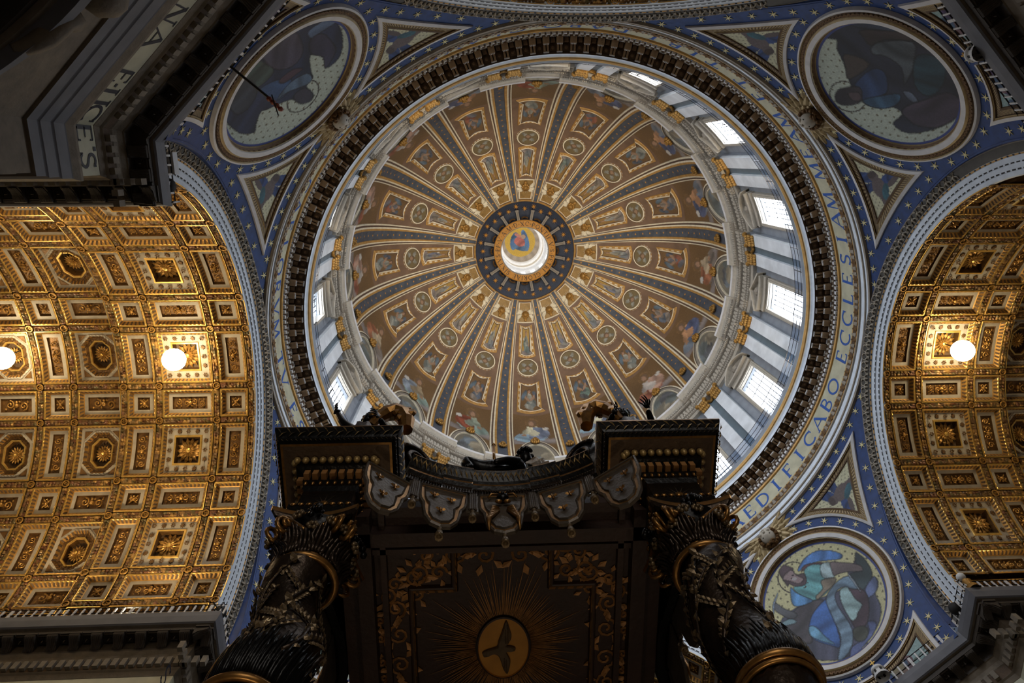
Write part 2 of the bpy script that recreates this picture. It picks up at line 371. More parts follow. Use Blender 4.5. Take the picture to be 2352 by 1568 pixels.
def flower(mb, cx, cy, d, R, m=0, petals=10, layers=2, mc=None):
    for l in range(layers):
        r0, r1 = R * (0.2, 0.05)[l > 0], R * (1.0, 0.58)[l]; h0 = d - 0.05 - l * 0.12
        for i in range(petals):
            a = (i + 0.5 * l) * 2 * pi / petals; w = pi / petals * 0.9; rm = (r0 + r1) * 0.6
            P = [(r0, a - w * .5), (rm, a - w), (r1, a), (rm, a + w), (r0, a + w * .5), (rm, a)]
            V = [(cx + r * cos(t), cy + r * sin(t), h0 - (0.13 * R if k == 5 else (0.02 if k == 2 else 0.05 * R))) for k, (r, t) in enumerate(P)]
            mb.add(V, [(0, 1, 5), (1, 2, 5), (2, 3, 5), (3, 4, 5), (4, 0, 5)], m)
    mb.ball((cx, cy, d - 0.22), (R * .2, R * .2, 0.12), m if mc is None else mc, 8, 4)
def scroll(cx, cy, r, a0, turns, sgn, n=14):
    return [(cx + r * (1 - .85 * t) * cos(a0 + sgn * 2 * pi * turns * t), cy + r * (1 - .85 * t) * sin(a0 + sgn * 2 * pi * turns * t)) for t in np.linspace(0, 1, n)]
def relief(mb, w, h, d, m, seed):
    """carved scrollwork filling a w x h panel"""
    R = random.Random(seed); L_, B_ = max(w, h), min(w, h); sw = h > w
    put = lambda pts: [((y, x, d - 0.05) if sw else (x, y, d - 0.05)) for x, y in pts]
    if L_ < 1.5 * B_:
        for sx in (-1, 1):
            mb.tube(put([(-.34 * L_ * sx, -.34 * B_), (0, 0), (.34 * L_ * sx, .34 * B_)]), .06 * B_, 5, m)
            mb.tube(put(scroll(.22 * L_ * sx, 0, .2 * B_, 0, 1.1, sx, 9)), .045 * B_, 4, m)
        mb.ball(put([(0, 0)])[0], (.17 * B_, .17 * B_, .13), m, 8, 4)
        mb.ball(put([(0, .3 * B_)])[0], (.1 * B_, .1 * B_, .1), m, 6, 4)
    else:
        k = max(2, int(round(L_ / B_ / 0.75)) // 2 * 2); st = L_ * .92 / k
        for i in range(k):
            x = -L_ * .46 + st * (i + .5); s = 1 if i % 2 else -1
            mb.tube(put(scroll(x, s * .06 * B_, .36 * min(B_, st * 1.1), pi / 2 * s, 1.35, s, 13)), .055 * B_, 4, m)
            mb.ball(put([(x + st * .3, -s * .3 * B_)])[0], (.09 * B_, .09 * B_, .07), m, 6, 3)
            mb.ball(put([(x - st * .3, -s * .28 * B_)])[0], (.07 * B_, .12 * B_, .07), m, 6, 3)
        mb.ball(put([(0, 0)])[0], (.2 * B_, .2 * B_, .16), m, 8, 4); mb.ball(put([(0, .28 * B_)])[0], (.12 * B_, .12 * B_, .12), m, 6, 4)
COFF = {}
def coffer_meshes(w, h, kind, ra, seed):
    key = (round(w, 2), round(h, 2), kind, ra, seed)
    if key in COFF: return COFF[key]
    f = MB(); c = MB(); nn = [max(2, int(w / .13) // 2 * 2), max(2, int(h / .13) // 2 * 2)] * 2
    if kind == 'rect':
        o = [0, .05, .09, .22, .27, .50, .52]; dd = [0.0, -.06, -.02, .20, .24, .24, .40]
        ring_loops(f, [rect(w, h, x) for x in o], dd, [0, 4, 1, 0, 2, 1], nn, 3, (2,))
        relief(c, w - 1.1, h - 1.1, .34, 0, seed)
    elif kind == 'rose':
        o = [0, .05, .09, .22, .25, .72, .76, .86, .90]; dd = [0.0, -.06, -.02, .12, .14, .14, .08, .08, .55]
        ring_loops(f, [rect(w, h, x) for x in o], dd, [0, 4, 1, 0, 2, 4, 4, 1], nn, 5, (2,))
        for i, (x, y) in enumerate(subdiv(rect(w, h, .48), 4)):
            if i % 2: f.prism([(x + p, y + q) for p, q in star2d(8, .17, .09)], .08, .14, 1)
            else: flower(f, x, y, .13, .17, 1, 6, 1)
        flower(c, 0, 0, .5, .86, 0, 14, 2, 1)
    else:
        o = [0, .05, .09, .16]; dd = [0.0, -.07, -.03, .22]
        ring_loops(f, [rect(w, h, x) for x in o] + [rect(w, h, .3)], dd + [.24], [0, 4, 1, 2], nn, None, (2,))
        oc = np.array(octa(w, h, .30)); rc = rect(w, h, .3)
        for i, (ia, ib) in enumerate(((7, 0), (1, 2), (3, 4), (5, 6))): f.add([(*oc[ia], .24), (*rc[i], .24), (*oc[ib], .24)], [(0, 1, 2)], 2)
        o = [.30, .34, .44, .56, .58, .80, .81, .90, .94, .97]
        ring_loops(f, [octa(w, h, x) for x in o], [.235, .19, .20, .40, .42, .44, .36, .36, .42, .85], [2, 2, 1, 0, 3, 4, 4, 0, 1], 8, 5, (2,))
        for sx in (-1, 1):
            for sy in (-1, 1): f.prism([(sx * (w / 2 - .38), sy * (h / 2 - .38)), (sx * (w / 2 - .86), sy * (h / 2 - .38)), (sx * (w / 2 - .38), sy * (h / 2 - .86))], .19, .24, 3)
        for i, (x, y) in enumerate(subdiv(octa(w, h, .69), 2)): flower(f, x, y, .42, .13, 1, 6, 1)
        flower(c, 0, 0, .72, .56, 0, 16, 2, 1)
    f.map(vm(ra)); c.map(vm(ra))
    r = (f.mesh('coffer', CM), c.mesh('rosette' if kind != 'rect' else 'relief', ['gold', 'gold_bright']))
    COFF[key] = r; return r
GAR = {}
def garland_mesh(L_, along, ra, wd=.40):
    """a strip of fruit lumps, along the arc ('s') or along the axis ('x')"""
    key = (round(L_, 2), along, ra)
    if key in GAR: return GAR[key]
    mb = MB(); n = max(6, int(L_ / .075)); k = 7; P = []; Cc = []
    pal = [L3(140, 104, 56), L3(104, 76, 44), L3(120, 92, 50), L3(112, 72, 46), L3(96, 82, 48), L3(166, 126, 66), L3(92, 66, 40)]
    R = np.random.RandomState(int(L_ * 100) % 997); B = [(L_ * (i + .5) / int(L_ / .21) - L_ / 2 + R.randn() * .02, sgn * .09 + R.randn() * .02, .09 + R.rand() * .06, pal[R.randint(7)]) for i in range(int(L_ / .21)) for sgn in (-1, 1)]
    bx = np.array([b[0] for b in B]); by = np.array([b[1] for b in B]); br = np.array([b[2] for b in B])
    for i in range(n + 1):
        row = []; cr = []
        for j in range(k):
            p = -L_ / 2 + L_ * i / n; q = -wd / 2 + wd * j / (k - 1)
            dd = np.hypot(bx - p, by - q) / br; b = int(np.argmin(dd)); hgt = .13 * sqrt(max(0, 1 - dd[b] ** 2)) if j not in (0, k - 1) else 0
            row.append((q, p, .02 - hgt) if along == 's' else (p, q, .02 - hgt)); cr.append(B[b][3])
        P.append(row); Cc.append(cr)
    mb.grid(P, 0, c=Cc); b = mb.n
    for sg in (-1, 1):
        e = wd / 2 + .02
        V = [((sg * e + t * sg, p, -dz) if along == 's' else (p, sg * e + t * sg, -dz)) for p in np.linspace(-L_ / 2, L_ / 2, max(2, int(L_ / .4)) + 1) for t, dz in ((0, .0), (0, .05), (.045, .05), (.045, 0))]
        V = np.array(V).reshape(-1, 4, 3); mb.grid(V, 1, c=np.ones((V.shape[0] * 4, 3)))
    mb.map(vm(ra)); GAR[key] = mb.mesh('garland', ['paint_garland', 'gold_bright'], vcol=True); return GAR[key]
mb = MB(); mb.grid([[((.20 + .045 * cos(b)) * cos(a), (.20 + .045 * cos(b)) * sin(a), -.06 - .05 * sin(b)) for b in np.arange(6) * pi / 3] for a in np.arange(18) * pi / 9], 0, ci=True, cj=True)
flower(mb, 0, 0, .04, .14, 0, 6, 1); KNOT = {}
for ra_ in (RA, RA + .42):
    m2 = MB(); m2.V = [v.copy() for v in mb.V]; m2.F = list(mb.F); m2.M = list(mb.M); m2.C = list(mb.C); m2.n = mb.n
    m2.map(vm(ra_)); KNOT[ra_] = m2.mesh('garland_knot', ['gold'])
ROWS = [(-9.45, 9.45, 't'), (9.45, 20.5, 's'), (20.5, 39.2, 't'), (39.2, 50.2, 's'), (50.2, 68.8, 't'), (68.8, 79.9, 's'), (79.9, 91.5, 'l')]
ROWS = sorted(ROWS + [(-b, -a, k) for a, b, k in ROWS[1:]])
BAY1 = [(21.85, 24.12, 'n'), (24.12, 27.90, 'w'), (27.90, 30.2, 'n')]
BAY2 = [(30.35, 33.66, 'o'), (33.66, 35.88, 'n'), (35.88, 39.4, 'o'), (39.4, 41.6, 'n'), (41.6, 45.0, 'o')]
GW = .245
def vault(k, xmax, tlo, thi):
    nm, lb = ARMS[k]; rt = root(nm, lb, None, (0, 0, 0), k * pi / 2, 'structure')
    sh = MB()
    for x0, x1, r in ((21.55, 30.4, RA + .62), (30.4, 62, RA + 1.5)):
        sh.grid([[XP(x, r, t) for t in np.linspace(-1.6, 1.6, 49)] for x in (x0, x1)], 0)
    sh.grid([[XP(30.36, r, t) for t in np.linspace(-1.6, 1.6, 49)] for r in (RA - .02, RA + 1.5)], 1)
    sh.map(lambda v: v + np.array([0, 0, HS]))
    mk('vault_shell', sh, ['brown', 'gold'], rt)
    sd = 0
    for cols, ra in ((BAY1, RA), (BAY2, RA + .42)):
        for ci, (x0, x1, ck) in enumerate(cols):
            if x0 > xmax: break
            for (t0, t1, rk) in ROWS:
                if t1 < tlo or t0 > thi: continue
                tc = radians(t0 + t1) / 2; h = ra * radians(t1 - t0) - 2 * GW; w = x1 - x0 - 2 * GW; xc = (x0 + x1) / 2
                if cols is BAY2 and ci == 0: w += .2; xc -= .1
                if rk == 'l':
                    if ck != 'w' and not (cols is BAY2 and ck == 'o'): continue
                    if ck == 'w': w = 8.35 - 2 * GW; xc = (21.85 + 30.2) / 2
                kind = 'rect' if rk in 'sl' or ck == 'n' else ('rose' if ck == 'w' else 'octa')
                f, c = coffer_meshes(w, h, kind, ra, sd % 3 if kind == 'rect' else 0); sd += 1
                q = obj('coffer', f, rt, VM(tc, xc)); r_ = bpy.data.objects.new(c.name.split('.')[0], c); COL.objects.link(r_); r_.parent = q
                if rk != 'l' or ck == 'o':
                    g = garland_mesh(x1 - x0 - .48, 'x', ra); obj('garland', g, rt, VM(radians(t0), (x0 + x1) / 2))
                if ck == 'w' and rk != 'l' or (ck != 'w' and rk != 'l') or ck == 'w':
                    pass
            edge = [x0] + ([x1] if ci == len(cols) - 1 or cols[min(ci + 1, len(cols) - 1)][0] > xmax else [])
            if cols is BAY2 and ci == 0: edge = edge[1:]
            for xe in edge:
                for (t0, t1, rk) in ROWS:
                    if t1 < tlo or t0 > thi or (rk == 'l' and xe not in (21.85, 30.2)): continue
                    g = garland_mesh(ra * radians(t1 - t0) - .48, 's', ra); obj('garland', g, rt, VM(radians(t0 + t1) / 2, xe))
                    obj('garland_knot', KNOT[ra], rt, VM(radians(t0), xe))
    return rt
vault(2, 42.0, -95, 80); vault(0, 36.5, -62, 95); vault(3, 24.2, -42, 42); vault(1, 30.3, -72, 40)

# ---- arches: pale banded archivolts between vault and pendentives ----
leaf = MB()
for sg in (-1, 1):
    pts = [(sg * .26, .02), (sg * .25, .16), (sg * .10, .24), (sg * .07, .36), (sg * .22, .46)]
    leaf.tube([(21.25 - .56 * (q + .02) - .05, s, 13.05 + q) for s, q in pts], .042, 4)
leaf.tube([(21.25 - .56 * .06 - .04, 0, 13.08), (21.25 - .56 * .2 - .08, 0, 13.22), (21.25 - .56 * .3 - .04, 0, 13.36)], [.04, .09, .03], 5)
LEAF = leaf.mesh('arch_leaf', ['stucco'])
for k in range(4):
    rt = root(['trim_1', 'trim_2', 'trim_3', 'trim_4'][k], ['pale banded arch in front of the right hand vault', 'pale banded arch behind the dark canopy columns', 'pale banded arch in front of the golden left vault', 'pale banded arch crossing the top edge of the view'][k], None, (0, 0, 0), k * pi / 2, 'structure')
    nth = 300; A = np.linspace(-pi / 2, pi / 2, nth + 1)
    pr = [(21.75, 11.93), (21.6, 11.96), (21.58, 12.22), (21.52, 12.23), (21.50, 12.31), (21.48, 12.58), (21.43, 12.59), (21.41, 12.66), (21.38, 12.95), (21.33, 12.96), (21.28, 13.04), (21.25, 13.05), (20.96, 13.52), (20.93, 13.57), (None, 13.58)]
    ms = [0, 0, 0, 'b', 0, 0, 'b', 0, 0, 'g', 0, 2, 3, 5]
    def xe(x, r, t):
        if x is not None: return x
        z = max(HS + r * cos(t), 34.0); return min(20.93, sqrt(max(24.44 ** 2 - (z - 37.1) ** 2 - (r * sin(t)) ** 2, 390)) - .03)
    mb = MB(); mb.grid([[XP(xe(x, r, t), r, t) for t in A] for x, r in pr],
        lambda i, j: ms[i] if ms[i] not in ('b', 'g') else ((1 if j % 3 else 0) if ms[i] == 'b' else (4 if j % 3 else 1)))
    mb.map(lambda v: v + np.array([0, 0, HS])); mk('archivolt', mb, ['blue_white', 'dark', 'band_dark', 'stucco_grey', 'rib_gold', 'blue'], rt)
    lo, hi = {0: (-60, 88), 1: (-80, 45), 2: (-88, 88), 3: (-50, 50)}[k]
    for t in np.arange(lo, hi, 2.65): obj('arch_leaf', LEAF, rt, VM(radians(t)))

# ================================================================== pendentives
RHO, ZC, EL0 = 24.44, 37.1, radians(13.4)
c_ = np.array([cos(EL0), 0, sin(EL0)]); ea_ = np.array([0, 1.0, 0]); eb_ = np.array([-sin(EL0), 0, cos(EL0)])
def SP(a, b, h=0.0):
    a = np.asarray(a, float); b = np.asarray(b, float); h = np.asarray(h, float) + 0 * a; d = np.hypot(a, b) + 1e-9
    D = np.cos(d / RHO)[..., None] * c_ + (np.sin(d / RHO) / d)[..., None] * (a[..., None] * ea_ + b[..., None] * eb_)
    return (RHO - h)[..., None] * D + np.array([0, 0, ZC])
def PS(P):
    D = (np.asarray(P) - np.array([0, 0, ZC])); D = D / np.linalg.norm(D); d = np.arccos(np.clip(D @ c_, -1, 1)); t = D - c_ * (D @ c_); n = np.linalg.norm(t) + 1e-12
    return RHO * d * (t @ ea_) / n, RHO * d * (t @ eb_) / n
def arch_pt(z, o, s):
    m = sqrt(RHO ** 2 - (z - ZC) ** 2); y = sqrt(max((13.56 + o) ** 2 - (z - HS) ** 2, 0)); f = pi / 4 - math.asin(min(1, y / m))
    return PS((m * cos(f), s * m * sin(f), z))
def ring_pt(f, o, s):
    z = 49.2 - .87 * o; m = sqrt(RHO ** 2 - (z - ZC) ** 2); return PS((m * cos(f), s * m * sin(f), z))
def bis(fn, a, b):
    fa = fn(a)
    for _ in range(50):
        c = (a + b) / 2; fc = fn(c)
        if (fc > 0) == (fa > 0): a, fa = c, fc
        else: b = c
    return (a + b) / 2
RM = 6.15
def tri_loop(o, s, upper=True, n=44):
    rm = RM + o; oa = .85 + o; P = []
    seg = lambda f, a, b: [f(t) for t in np.linspace(a, b, n, endpoint=False)]
    if upper:
        zR = 49.2 - .87 * oa; m = sqrt(RHO ** 2 - (zR - ZC) ** 2)
        fB = pi / 4 - math.asin(sqrt((13.56 + oa) ** 2 - (zR - HS) ** 2) / m)
        fA = bis(lambda f: hypot(*ring_pt(f, oa, s)) - rm, 0.0, fB)
        zC_ = bis(lambda z: hypot(*arch_pt(z, oa, s)) - rm, 43.2, zR)
        P += seg(lambda f: ring_pt(f, oa, s), fA, fB); P += seg(lambda z: arch_pt(z, oa, s), zR, zC_)
        pa, pc = np.array(arch_pt(zC_, oa, s)), np.array(ring_pt(fA, oa, s))
    else:
        zb = 34.9; zC_ = bis(lambda z: hypot(*arch_pt(z, oa, s)) - rm, zb, 42.4)
        P += seg(lambda z: arch_pt(z, oa, s), zC_, zb)
        f0 = atan2(1, 1); a0, b0 = arch_pt(zb, oa, s); m = sqrt(RHO ** 2 - (zb - ZC) ** 2)
        y = sqrt((13.56 + oa) ** 2 - (zb - HS) ** 2); fe = pi / 4 - math.asin(y / m)
        ok = hypot(*PS((m, 0, zb))) < rm
        ft = bis(lambda f: hypot(*PS((m * cos(f), s * m * sin(f), zb))) - rm, 0.0, fe) if ok else 0.02
        P += seg(lambda f: PS((m * cos(f), s * m * sin(f), zb)), fe, ft)
        pa, pc = np.array(PS((m * cos(ft), s * m * sin(ft), zb))), np.array(arch_pt(zC_, oa, s))
    ta, tc = atan2(pa[1], pa[0]), atan2(pc[1], pc[0])
    dt = (tc - ta + pi) % (2 * pi) - pi
    P += [(rm * cos(ta + dt * t), rm * sin(ta + dt * t)) for t in np.linspace(0, 1, n, endpoint=False)]
    return np.array(P)
def putto(u, v, R, dim):
    """winged child in flight on a pale gold ground; u, v in [-1, 1]"""
    g = L3(206, 204, 172); col = np.ones((*u.shape, 3)) * g
    dots = (np.abs(((u * 9 + np.floor(v * 9) * .5) % 1) - .5) < .16) & (np.abs(((v * 9) % 1) - .5) < .16); col[dots] = L3(120, 116, 96)
    W, Fl, D = L3(44, 66, 116), L3(104, 92, 92), L3(54, 98, 112)
    blob(col, u, v, -.05, .5, .5, .17, 1.25, W, 26, 1); blob(col, u, v, .34, .36, .5, .15, .75, W * .8, 26, 2)
    blob(col, u, v, -.38, -.25, .42, .13, .5, W * 1.1, 26, 3)
    blob(col, u, v, .06, -.05, .32, .2, -.5, Fl); blob(col, u, v, .34, -.28, .30, .1, -.7, Fl * .9); blob(col, u, v, .26, -.42, .24, .09, -1.1, Fl * .8)
    blob(col, u, v, -.30, -.38, .26, .08, .4, Fl * .8); blob(col, u, v, .1, -.26, .26, .1, -.2, D, 18, 1)
    blob(col, u, v, -.20, .18, .15, .15, 0, Fl * .9); blob(col, u, v, -.24, .24, .14, .11, .6, L3(74, 62, 60))
    return col
ST = MB(); ST.prism(star2d(6, .30, .07, .26), 0, .03, 0)
for k_ in range(1): pass
STARM = ST.mesh('star', ['star'])
def sp_frame(a, b, h, spin=0.0):
    p = SP(np.array(a), np.array(b), h); n = (np.array([0, 0, ZC]) - p); n /= np.linalg.norm(n)
    x = ea_ - n * (ea_ @ n); x /= np.linalg.norm(x); y = np.cross(n, x)
    M = Matrix(((x[0], y[0], n[0], p[0]), (x[1], y[1], n[1], p[1]), (x[2], y[2], n[2], p[2]), (0, 0, 0, 1)))
    return M @ RZ(spin)
PEND = {0: ('wall_southeast', 'blue starred pendentive at lower right holding the brightest roundel'), 1: ('wall_southwest', 'blue starred pendentive at lower left, mostly behind the dark twisted column'),
        2: ('wall_northwest', 'blue starred pendentive at upper left beside the dim lettered pier'), 3: ('wall_northeast', 'blue starred pendentive at upper right with an oval looking roundel')}
MEDL = {0: 'round mosaic of a bearded figure in blue robes, lower right, framed in gold and white', 1: 'round mosaic seen in slivers between the left twisted column and the canopy',
        2: 'round mosaic at upper left with figure in dark green and blue, pole in front', 3: 'round mosaic at upper right, dim blue and brown robed figure'}
PICT = {0: [((70,72,92),6,[(-0.9,0.25),(-0.87,-0.13),(-0.81,-0.21),(-0.85,-0.3),(-0.77,-0.4),(-0.67,-0.45),(-0.62,-0.63),(-0.5,-0.77),(-0.34,-0.86),(-0.04,-0.88),(0.25,-0.94),(0.68,-0.59),(0.61,-0.34),(0.82,-0.32),(0.78,0.16),(0.35,0.22),(-0.09,0.06),(-0.52,-0.06),(-0.59,0.12),(-0.78,0.16)]),((52,66,70),4,[(-0.89,0.24),(-0.92,0.07),(-0.86,-0.16),(-0.76,-0.24),(-0.62,-0.26),(-0.53,-0.24),(-0.56,0.05),(-0.67,0.04),(-0.76,-0.01),(-0.79,0.15)]),((96,110,150),8,[(-0.63,-0.27),(-0.84,-0.23),(-0.8,-0.36),(-0.69,-0.43),(-0.57,-0.42),(-0.56,-0.36)]),((84,96,140),8,[(-0.31,-0.69),(-0.4,-0.77),(-0.34,-0.86),(-0.14,-0.93),(0.19,-0.97),(0.1,-0.84),(-0.11,-0.86),(-0.25,-0.81)]),((64,60,66),7,[(0.36,0.21),(-0.01,0.06),(0.12,-0.12),(0.43,-0.22),(0.51,-0.38),(0.61,-0.34),(0.7,-0.09),(0.74,0.09)]),((66,52,62),5,[(-0.48,-0.07),(-0.58,-0.31),(-0.5,-0.5),(-0.31,-0.69),(-0.14,-0.7),(-0.13,-0.52),(-0.26,-0.27)]),((70,74,66),5,[(-0.09,-0.63),(-0.25,-0.72),(-0.2,-0.85),(-0.07,-0.87),(0.0,-0.76)]),((74,116,176),9,[(-0.01,0.7),(-0.13,0.75),(-0.25,0.77),(-0.44,0.73),(-0.62,0.57),(-0.71,0.39),(-0.64,0.36),(-0.46,0.5),(-0.27,0.62),(-0.13,0.68),(-0.03,0.66)]),((84,86,92),6,[(0.64,0.5),(0.6,0.47),(0.55,0.32),(0.46,0.18),(0.46,0.11),(0.56,0.11),(0.64,0.25),(0.69,0.41)]),((112,140,150),0,[(0.74,0.16),(0.59,0.14),(0.52,0.05),(0.57,0.03),(0.74,0.11)]),((96,152,158),10,[(-0.11,0.66),(-0.23,0.63),(-0.39,0.51),(-0.45,0.34),(-0.35,0.24),(-0.21,0.29),(-0.22,0.13),(-0.05,0.1),(0.12,0.15),(0.23,0.38),(0.22,0.52),(0.04,0.44)]),((120,110,96),6,[(-0.19,0.31),(-0.38,0.19),(-0.31,0.12),(-0.13,0.12),(0.05,0.11),(0.03,0.17),(-0.12,0.19)]),((92,60,66),0,[(-0.16,0.68),(-0.36,0.55),(-0.39,0.48),(-0.23,0.62),(-0.09,0.63),(-0.04,0.64)]),((84,134,184),10,[(0.26,0.55),(0.25,0.44),(0.2,0.32),(0.12,0.15),(0.25,0.17),(0.39,0.25),(0.39,0.36)]),((160,182,188),14,[(-0.33,0.5),(-0.44,0.48),(-0.48,0.4),(-0.4,0.22),(-0.33,0.24),(-0.24,0.34)]),((124,110,112),3,[(-0.49,0.43),(-0.6,0.32),(-0.73,0.17),(-0.8,0.04),(-0.76,-0.03),(-0.59,0.12),(-0.48,0.19),(-0.39,0.23),(-0.42,0.32)]),((60,98,164),7,[(-0.03,0.03),(-0.12,-0.03),(0.08,-0.42),(0.16,-0.62),(0.24,-0.73),(0.34,-0.59),(0.46,-0.4),(0.47,-0.24),(0.36,-0.1),(0.21,-0.01)]),((100,148,180),6,[(0.42,-0.16),(0.34,-0.22),(0.31,-0.46),(0.27,-0.63),(0.39,-0.48),(0.48,-0.29)]),((104,128,150),12,[(-0.56,0.06),(-0.54,-0.21),(-0.36,0.0),(-0.19,-0.03),(-0.12,-0.24),(-0.1,-0.49),(-0.04,-0.68),(0.11,-0.84),(0.3,-0.9),(0.36,-0.85),(0.15,-0.63),(0.08,-0.42),(0.01,-0.13),(-0.07,0.04),(-0.31,0.12)]),((138,166,170),9,[(-0.3,-0.02),(-0.42,-0.04),(-0.42,-0.13),(-0.4,-0.29),(-0.42,-0.43),(-0.28,-0.48),(-0.25,-0.52),(-0.15,-0.52),(-0.16,-0.37),(-0.2,-0.19)]),((70,56,62),5,[(0.25,0.88),(0.12,0.92),(0.08,0.87),(0.03,0.77),(0.07,0.73),(0.04,0.64),(-0.05,0.59),(-0.01,0.47),(0.06,0.43),(0.19,0.51),(0.24,0.61),(0.29,0.59),(0.28,0.72)]),((138,120,122),0,[(0.16,0.78),(0.07,0.76),(0.06,0.64),(0.01,0.52),(0.12,0.51),(0.2,0.63),(0.27,0.74)]),((176,190,200),0,[(-0.56,0.06),(-0.58,0.06),(-0.54,-0.23),(-0.53,-0.24)]),((150,170,196),0,[(0.5,0.6),(0.5,0.58),(0.63,0.49),(0.73,0.37),(0.74,0.38),(0.65,0.51)])], 3: [((48,52,70),5,[(-0.97,0.31),(-1.02,0.03),(-1.04,-0.17),(-1.04,-0.3),(-0.98,-0.58),(-0.79,-0.82),(-0.54,-1.0),(-0.22,-1.07),(0.06,-1.08),(0.32,-1.0),(0.48,-0.89),(0.69,-0.69),(0.82,-0.28),(0.79,0.21),(0.59,0.36),(0.5,0.14),(0.36,0.2),(0.29,0.44),(0.14,0.57),(-0.0,0.48),(-0.14,0.55),(-0.46,0.39),(-0.72,0.28),(-0.84,0.17)]),((78,92,118),7,[(-1.03,-0.26),(-0.96,-0.55),(-0.76,-0.72),(-0.68,-0.82),(-0.6,-0.65),(-0.73,-0.46),(-0.85,-0.27),(-0.95,-0.2)]),((64,54,54),6,[(-0.81,-0.23),(-0.69,-0.5),(-0.47,-0.93),(-0.41,-0.79),(-0.56,-0.44),(-0.55,-0.19),(-0.69,-0.19)]),((92,102,110),7,[(-0.53,-0.17),(-0.55,-0.36),(-0.39,-0.77),(-0.17,-0.6),(-0.03,-0.44),(0.11,-0.19),(-0.12,-0.33),(-0.35,-0.24),(-0.44,-0.11)]),((86,74,66),0,[(-0.61,0.25),(-0.33,0.05),(-0.25,0.49),(-0.43,0.4)]),((52,78,124),7,[(-0.15,0.48),(-0.25,0.09),(-0.14,-0.05),(0.1,0.09),(0.15,0.25),(0.12,0.55),(-0.05,0.45)]),((66,106,140),8,[(0.11,0.54),(0.15,0.25),(0.22,-0.02),(0.34,0.1),(0.34,0.33),(0.24,0.5)]),((46,78,92),8,[(-0.17,-0.6),(-0.18,-0.83),(-0.02,-0.95),(0.14,-0.87),(0.33,-0.61),(0.35,-0.38),(0.15,-0.33)]),((118,132,156),6,[(0.2,-0.09),(0.25,-0.2),(0.39,-0.21),(0.37,-0.11)]),((84,74,90),6,[(0.47,0.12),(0.41,-0.02),(0.4,-0.34),(0.38,-0.69),(0.5,-0.82),(0.72,-0.65),(0.81,-0.26),(0.72,0.02),(0.62,0.09)]),((66,56,62),4,[(-0.15,0.83),(-0.18,0.7),(-0.08,0.45),(0.11,0.57),(0.11,0.75),(0.04,0.89),(-0.06,0.91)]),((104,86,88),0,[(-0.07,0.67),(-0.02,0.52),(0.1,0.56),(0.06,0.68)])], 2: [((44,58,92),6,[(-0.66,-0.84),(-0.34,-1.16),(-0.18,-1.13),(0.13,-1.2),(0.45,-1.2),(0.59,-1.21),(0.7,-0.95),(0.91,-0.52),(0.95,-0.11),(0.86,0.24),(0.66,0.51),(0.43,0.48),(0.55,0.23),(0.44,0.01),(0.28,0.3),(0.23,0.43),(0.09,0.45),(0.04,0.73),(-0.14,0.62),(-0.16,0.39),(-0.42,0.1),(-0.5,0.0),(-0.67,0.09),(-0.77,0.15),(-0.85,-0.13),(-0.77,-0.6)]),((78,96,92),8,[(-0.13,-1.13),(0.03,-1.0),(0.05,-0.43),(-0.09,-0.35),(-0.26,-0.46),(-0.21,-0.8)]),((86,82,104),8,[(0.15,-0.98),(0.45,-1.01),(0.55,-0.62),(0.42,-0.18),(0.19,-0.12),(0.05,-0.43)]),((64,98,146),8,[(-0.23,-0.35),(-0.03,-0.15),(0.06,0.08),(-0.1,0.22),(-0.29,0.12),(-0.29,-0.17)]),((108,136,166),9,[(-0.25,0.13),(0.01,0.11),(0.23,0.25),(0.22,0.42),(0.11,0.43),(-0.1,0.22)]),((92,68,84),4,[(-0.04,-0.12),(0.16,-0.06),(0.25,0.1),(0.16,0.09),(-0.03,0.01)]),((60,70,86),7,[(-0.49,-0.87),(-0.21,-0.8),(-0.28,-0.38),(-0.53,-0.3),(-0.65,-0.49)]),((100,124,160),8,[(0.65,-0.46),(0.92,-0.37),(0.95,-0.18),(0.72,-0.24),(0.61,-0.26)]),((58,58,84),6,[(0.59,-0.27),(0.74,-0.18),(0.74,0.14),(0.68,0.36),(0.43,0.48),(0.52,0.25),(0.46,-0.01)]),((58,56,72),4,[(-0.09,0.37),(0.06,0.45),(0.07,0.66),(-0.02,0.75),(-0.13,0.65),(-0.15,0.48)])]}
